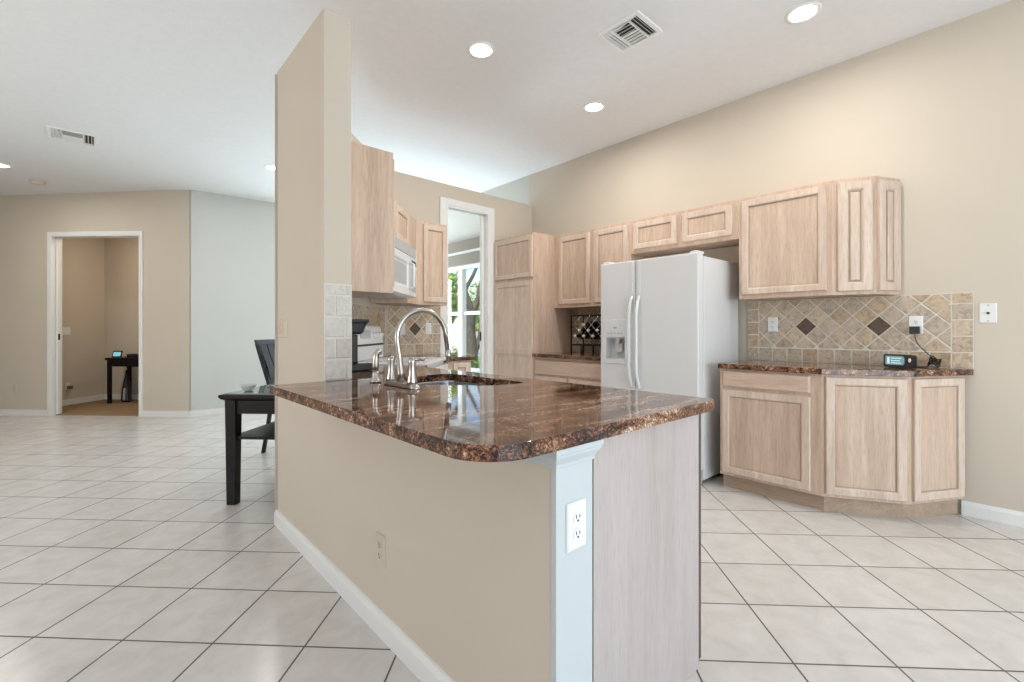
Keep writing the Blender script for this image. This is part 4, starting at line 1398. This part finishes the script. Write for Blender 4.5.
# ------------------------------------------------------------------ roman shade at the nook window
r = thing('roman_shade', 'folded beige roman shade above the nook window', 'window shade', (XR - 0.002, (WY0 + WY1) / 2, 0), RZ)
hw = (WY1 - WY0) / 2 + 0.05
MB().box(-hw, hw, -0.05, 0.0, 2.30, 2.455).build('valance', M_SHADE, r, bevel=0.004)
MB().box(-hw, hw, -0.035, -0.001, 2.262, 2.299).build('batten', M_TRIM, r)
MB().box(-hw, hw, -0.045, -0.001, 2.10, 2.261).build('fold', M_SHADE, r, bevel=0.006)

# ------------------------------------------------------------------ outdoors
b = MB().box(4.19, 60, -30, 60, -0.3, -0.15)
tag(b.build('lawn', M_LAWN), 'green lawn outside the nook window', 'lawn', kind='stuff')
b = MB().box(-12, 4.19, -16, -3.76, -0.3, -0.02)
struct('patio', b, M_PAVE)
b = MB().box(14.5, 19, 4, 60, -0.149, -0.13)
struct('driveway', b, M_PAVE)


def leaves(b, c, R, n, size, flat=1.0):
    for _ in range(n):
        d = Vector((random.gauss(0, 1), random.gauss(0, 1), random.gauss(0, 1)))
        d = d.normalized() * (R * random.random() ** 0.4)
        p = Vector(c) + Vector((d.x, d.y, d.z * flat))
        a = Vector((random.gauss(0, 1), random.gauss(0, 1), random.gauss(0, 0.6))).normalized()
        w = a.cross(Vector((random.gauss(0, 1), random.gauss(0, 1), random.gauss(0, 1)))).normalized()
        s = size * random.uniform(0.7, 1.3)
        b.add([tuple(p - a * s), tuple(p + w * s * 0.45), tuple(p + a * s), tuple(p - w * s * 0.45)], [(0, 1, 2, 3)])


def tree(name, label, x, y, h, trunk, crown, seed, fork=True, mat=None, group=None, lsize=0.10):
    random.seed(seed)
    r = thing(name, label, 'tree', (x, y, -0.125), 0, group)
    b = MB()
    for pts, rad in trunk:
        b.tube(smooth(pts, 3), [rad[0] + (rad[1] - rad[0]) * i / ((len(pts) - 1) * 3) for i in range((len(pts) - 1) * 3 + 1)], 9)
    b.build('trunk', M_BARK, r)
    b = MB()
    for c, R, n in crown:
        leaves(b, c, R, n, lsize)
    b.build('foliage', mat or M_LEAF, r)
    return r


# directions of the view through the doorway: x is right of the view, y away
vr = Vector((0.8, -0.6, 0)); vf = Vector((0.6, 0.8, 0))
def vw(a, d, z):
    p = vr * a + vf * d
    return (p.x, p.y, z)
tree('shade_tree', 'tall forked tree with dark trunk outside the nook window', 8.5, 11.25, 6,
     [([(0, 0, 0), vw(0.03, 0, 0.6), vw(-0.03, 0, 1.3), vw(0.02, 0, 1.9)], (0.20, 0.15)),
      ([vw(0.02, 0, 1.85), vw(-0.18, 0, 2.4), vw(-0.30, 0.1, 3.0), vw(-0.75, 0.2, 3.8), vw(-1.1, 0.3, 5.0)], (0.13, 0.05)),
      ([vw(-0.2, 0, 2.45), vw(0.05, 0, 2.9), vw(0.25, 0.1, 3.3), vw(0.8, 0.2, 3.9)], (0.07, 0.03)),
      ([vw(0.02, 0, 1.8), vw(0.22, 0, 2.2), vw(0.32, 0.1, 2.7), vw(0.62, 0.2, 3.3), vw(1.3, 0.2, 4.6)], (0.11, 0.05)),
      ([vw(0.10, 0, 0.5), vw(0.28, 0, 1.1), vw(0.36, 0, 1.8), vw(0.75, 0.1, 2.6), vw(1.3, 0.3, 3.4)], (0.09, 0.03))],
     [(vw(-1.6, 0.5, 5.0), 1.6, 900), (vw(1.8, 0.5, 4.7), 1.5, 800), (vw(0.2, 0.6, 5.6), 1.5, 900), (vw(0.95, 0.3, 2.3), 0.5, 170), (vw(-1.1, 0.3, 2.5), 0.55, 160)], 5)
for a, dd, hh, R, sd, lab in ((-1.35, 23, 3.1, 1.25, 12, 'rounded light green tree behind the forked trunk, seen in the left pane'),
                              (1.3, 28.5, 2.8, 1.7, 13, 'rounded light green tree behind the forked trunk, seen right of it')):
    p = vw(a, dd, 0)
    tree('garden_tree', lab, p[0], p[1], hh, [([(0, 0, 0), (0.05, 0, 1.0), (0, 0.05, hh * 0.8)], (0.12, 0.06))],
         [((0, 0, hh), R, 1100), ((R * 0.5, 0.3, hh * 0.72), R * 0.5, 300), ((-R * 0.5, 0.2, hh * 0.72), R * 0.5, 300)], sd, group='trees beyond the lawn', lsize=0.15)


def shrub(label, a, d, R, seed):
    random.seed(seed)
    p = vw(a, d, 0)
    r = thing('garden_shrub', label, 'shrub', (p[0], p[1], -0.10), 0, 'shrubs outside the nook window')
    b = MB()
    for k in range(5):
        an = k * 1.257
        b.tube([(0, 0, 0), (0.25 * R * math.cos(an), 0.25 * R * math.sin(an), R * 0.7)], 0.012, 6)
    b.build('stem', M_BARK, r)
    b = MB()
    leaves(b, (0, 0, R * 0.62), R, 900, 0.06, 0.62)
    b.build('foliage', M_LEAF2, r)


shrub('dark green shrub at the left of the nook window view', -0.95, 13.6, 0.75, 21)
shrub('dark green shrub at the foot of the forked tree', -0.30, 12.4, 0.55, 22)
shrub('dark green shrub to the right of the forked tree', 0.98, 12.9, 0.55, 23)
# neighbour's house across the lawn
p = vw(-7.9, 34, 0)
r = thing('neighbour_house', 'pale house across the lawn behind the trees', 'house', (p[0], p[1], -0.15), math.radians(53 - 90))
MB().box(-8, 8, 0, 6, 0, 2.9).build('house_wall', M_HOUSE, r)
MB().loops([[(-8.6, -0.6, 2.9), (8.6, -0.6, 2.9), (8.6, 6.6, 2.9), (-8.6, 6.6, 2.9)], [(-5, 2.6, 4.9), (5, 2.6, 4.9), (5, 3.4, 4.9), (-5, 3.4, 4.9)]]).build('roof', M_ROOF, r)
for x in (-5.5, -1.0, 3.5):
    w = MB().box(x, x + 1.6, -0.05, 0.02, 0.9, 2.2).build('house_window', M_TRIM, r)
    MB().box(x + 0.08, x + 1.52, -0.07, -0.052, 0.98, 2.12).build('pane', M_DARK, w)
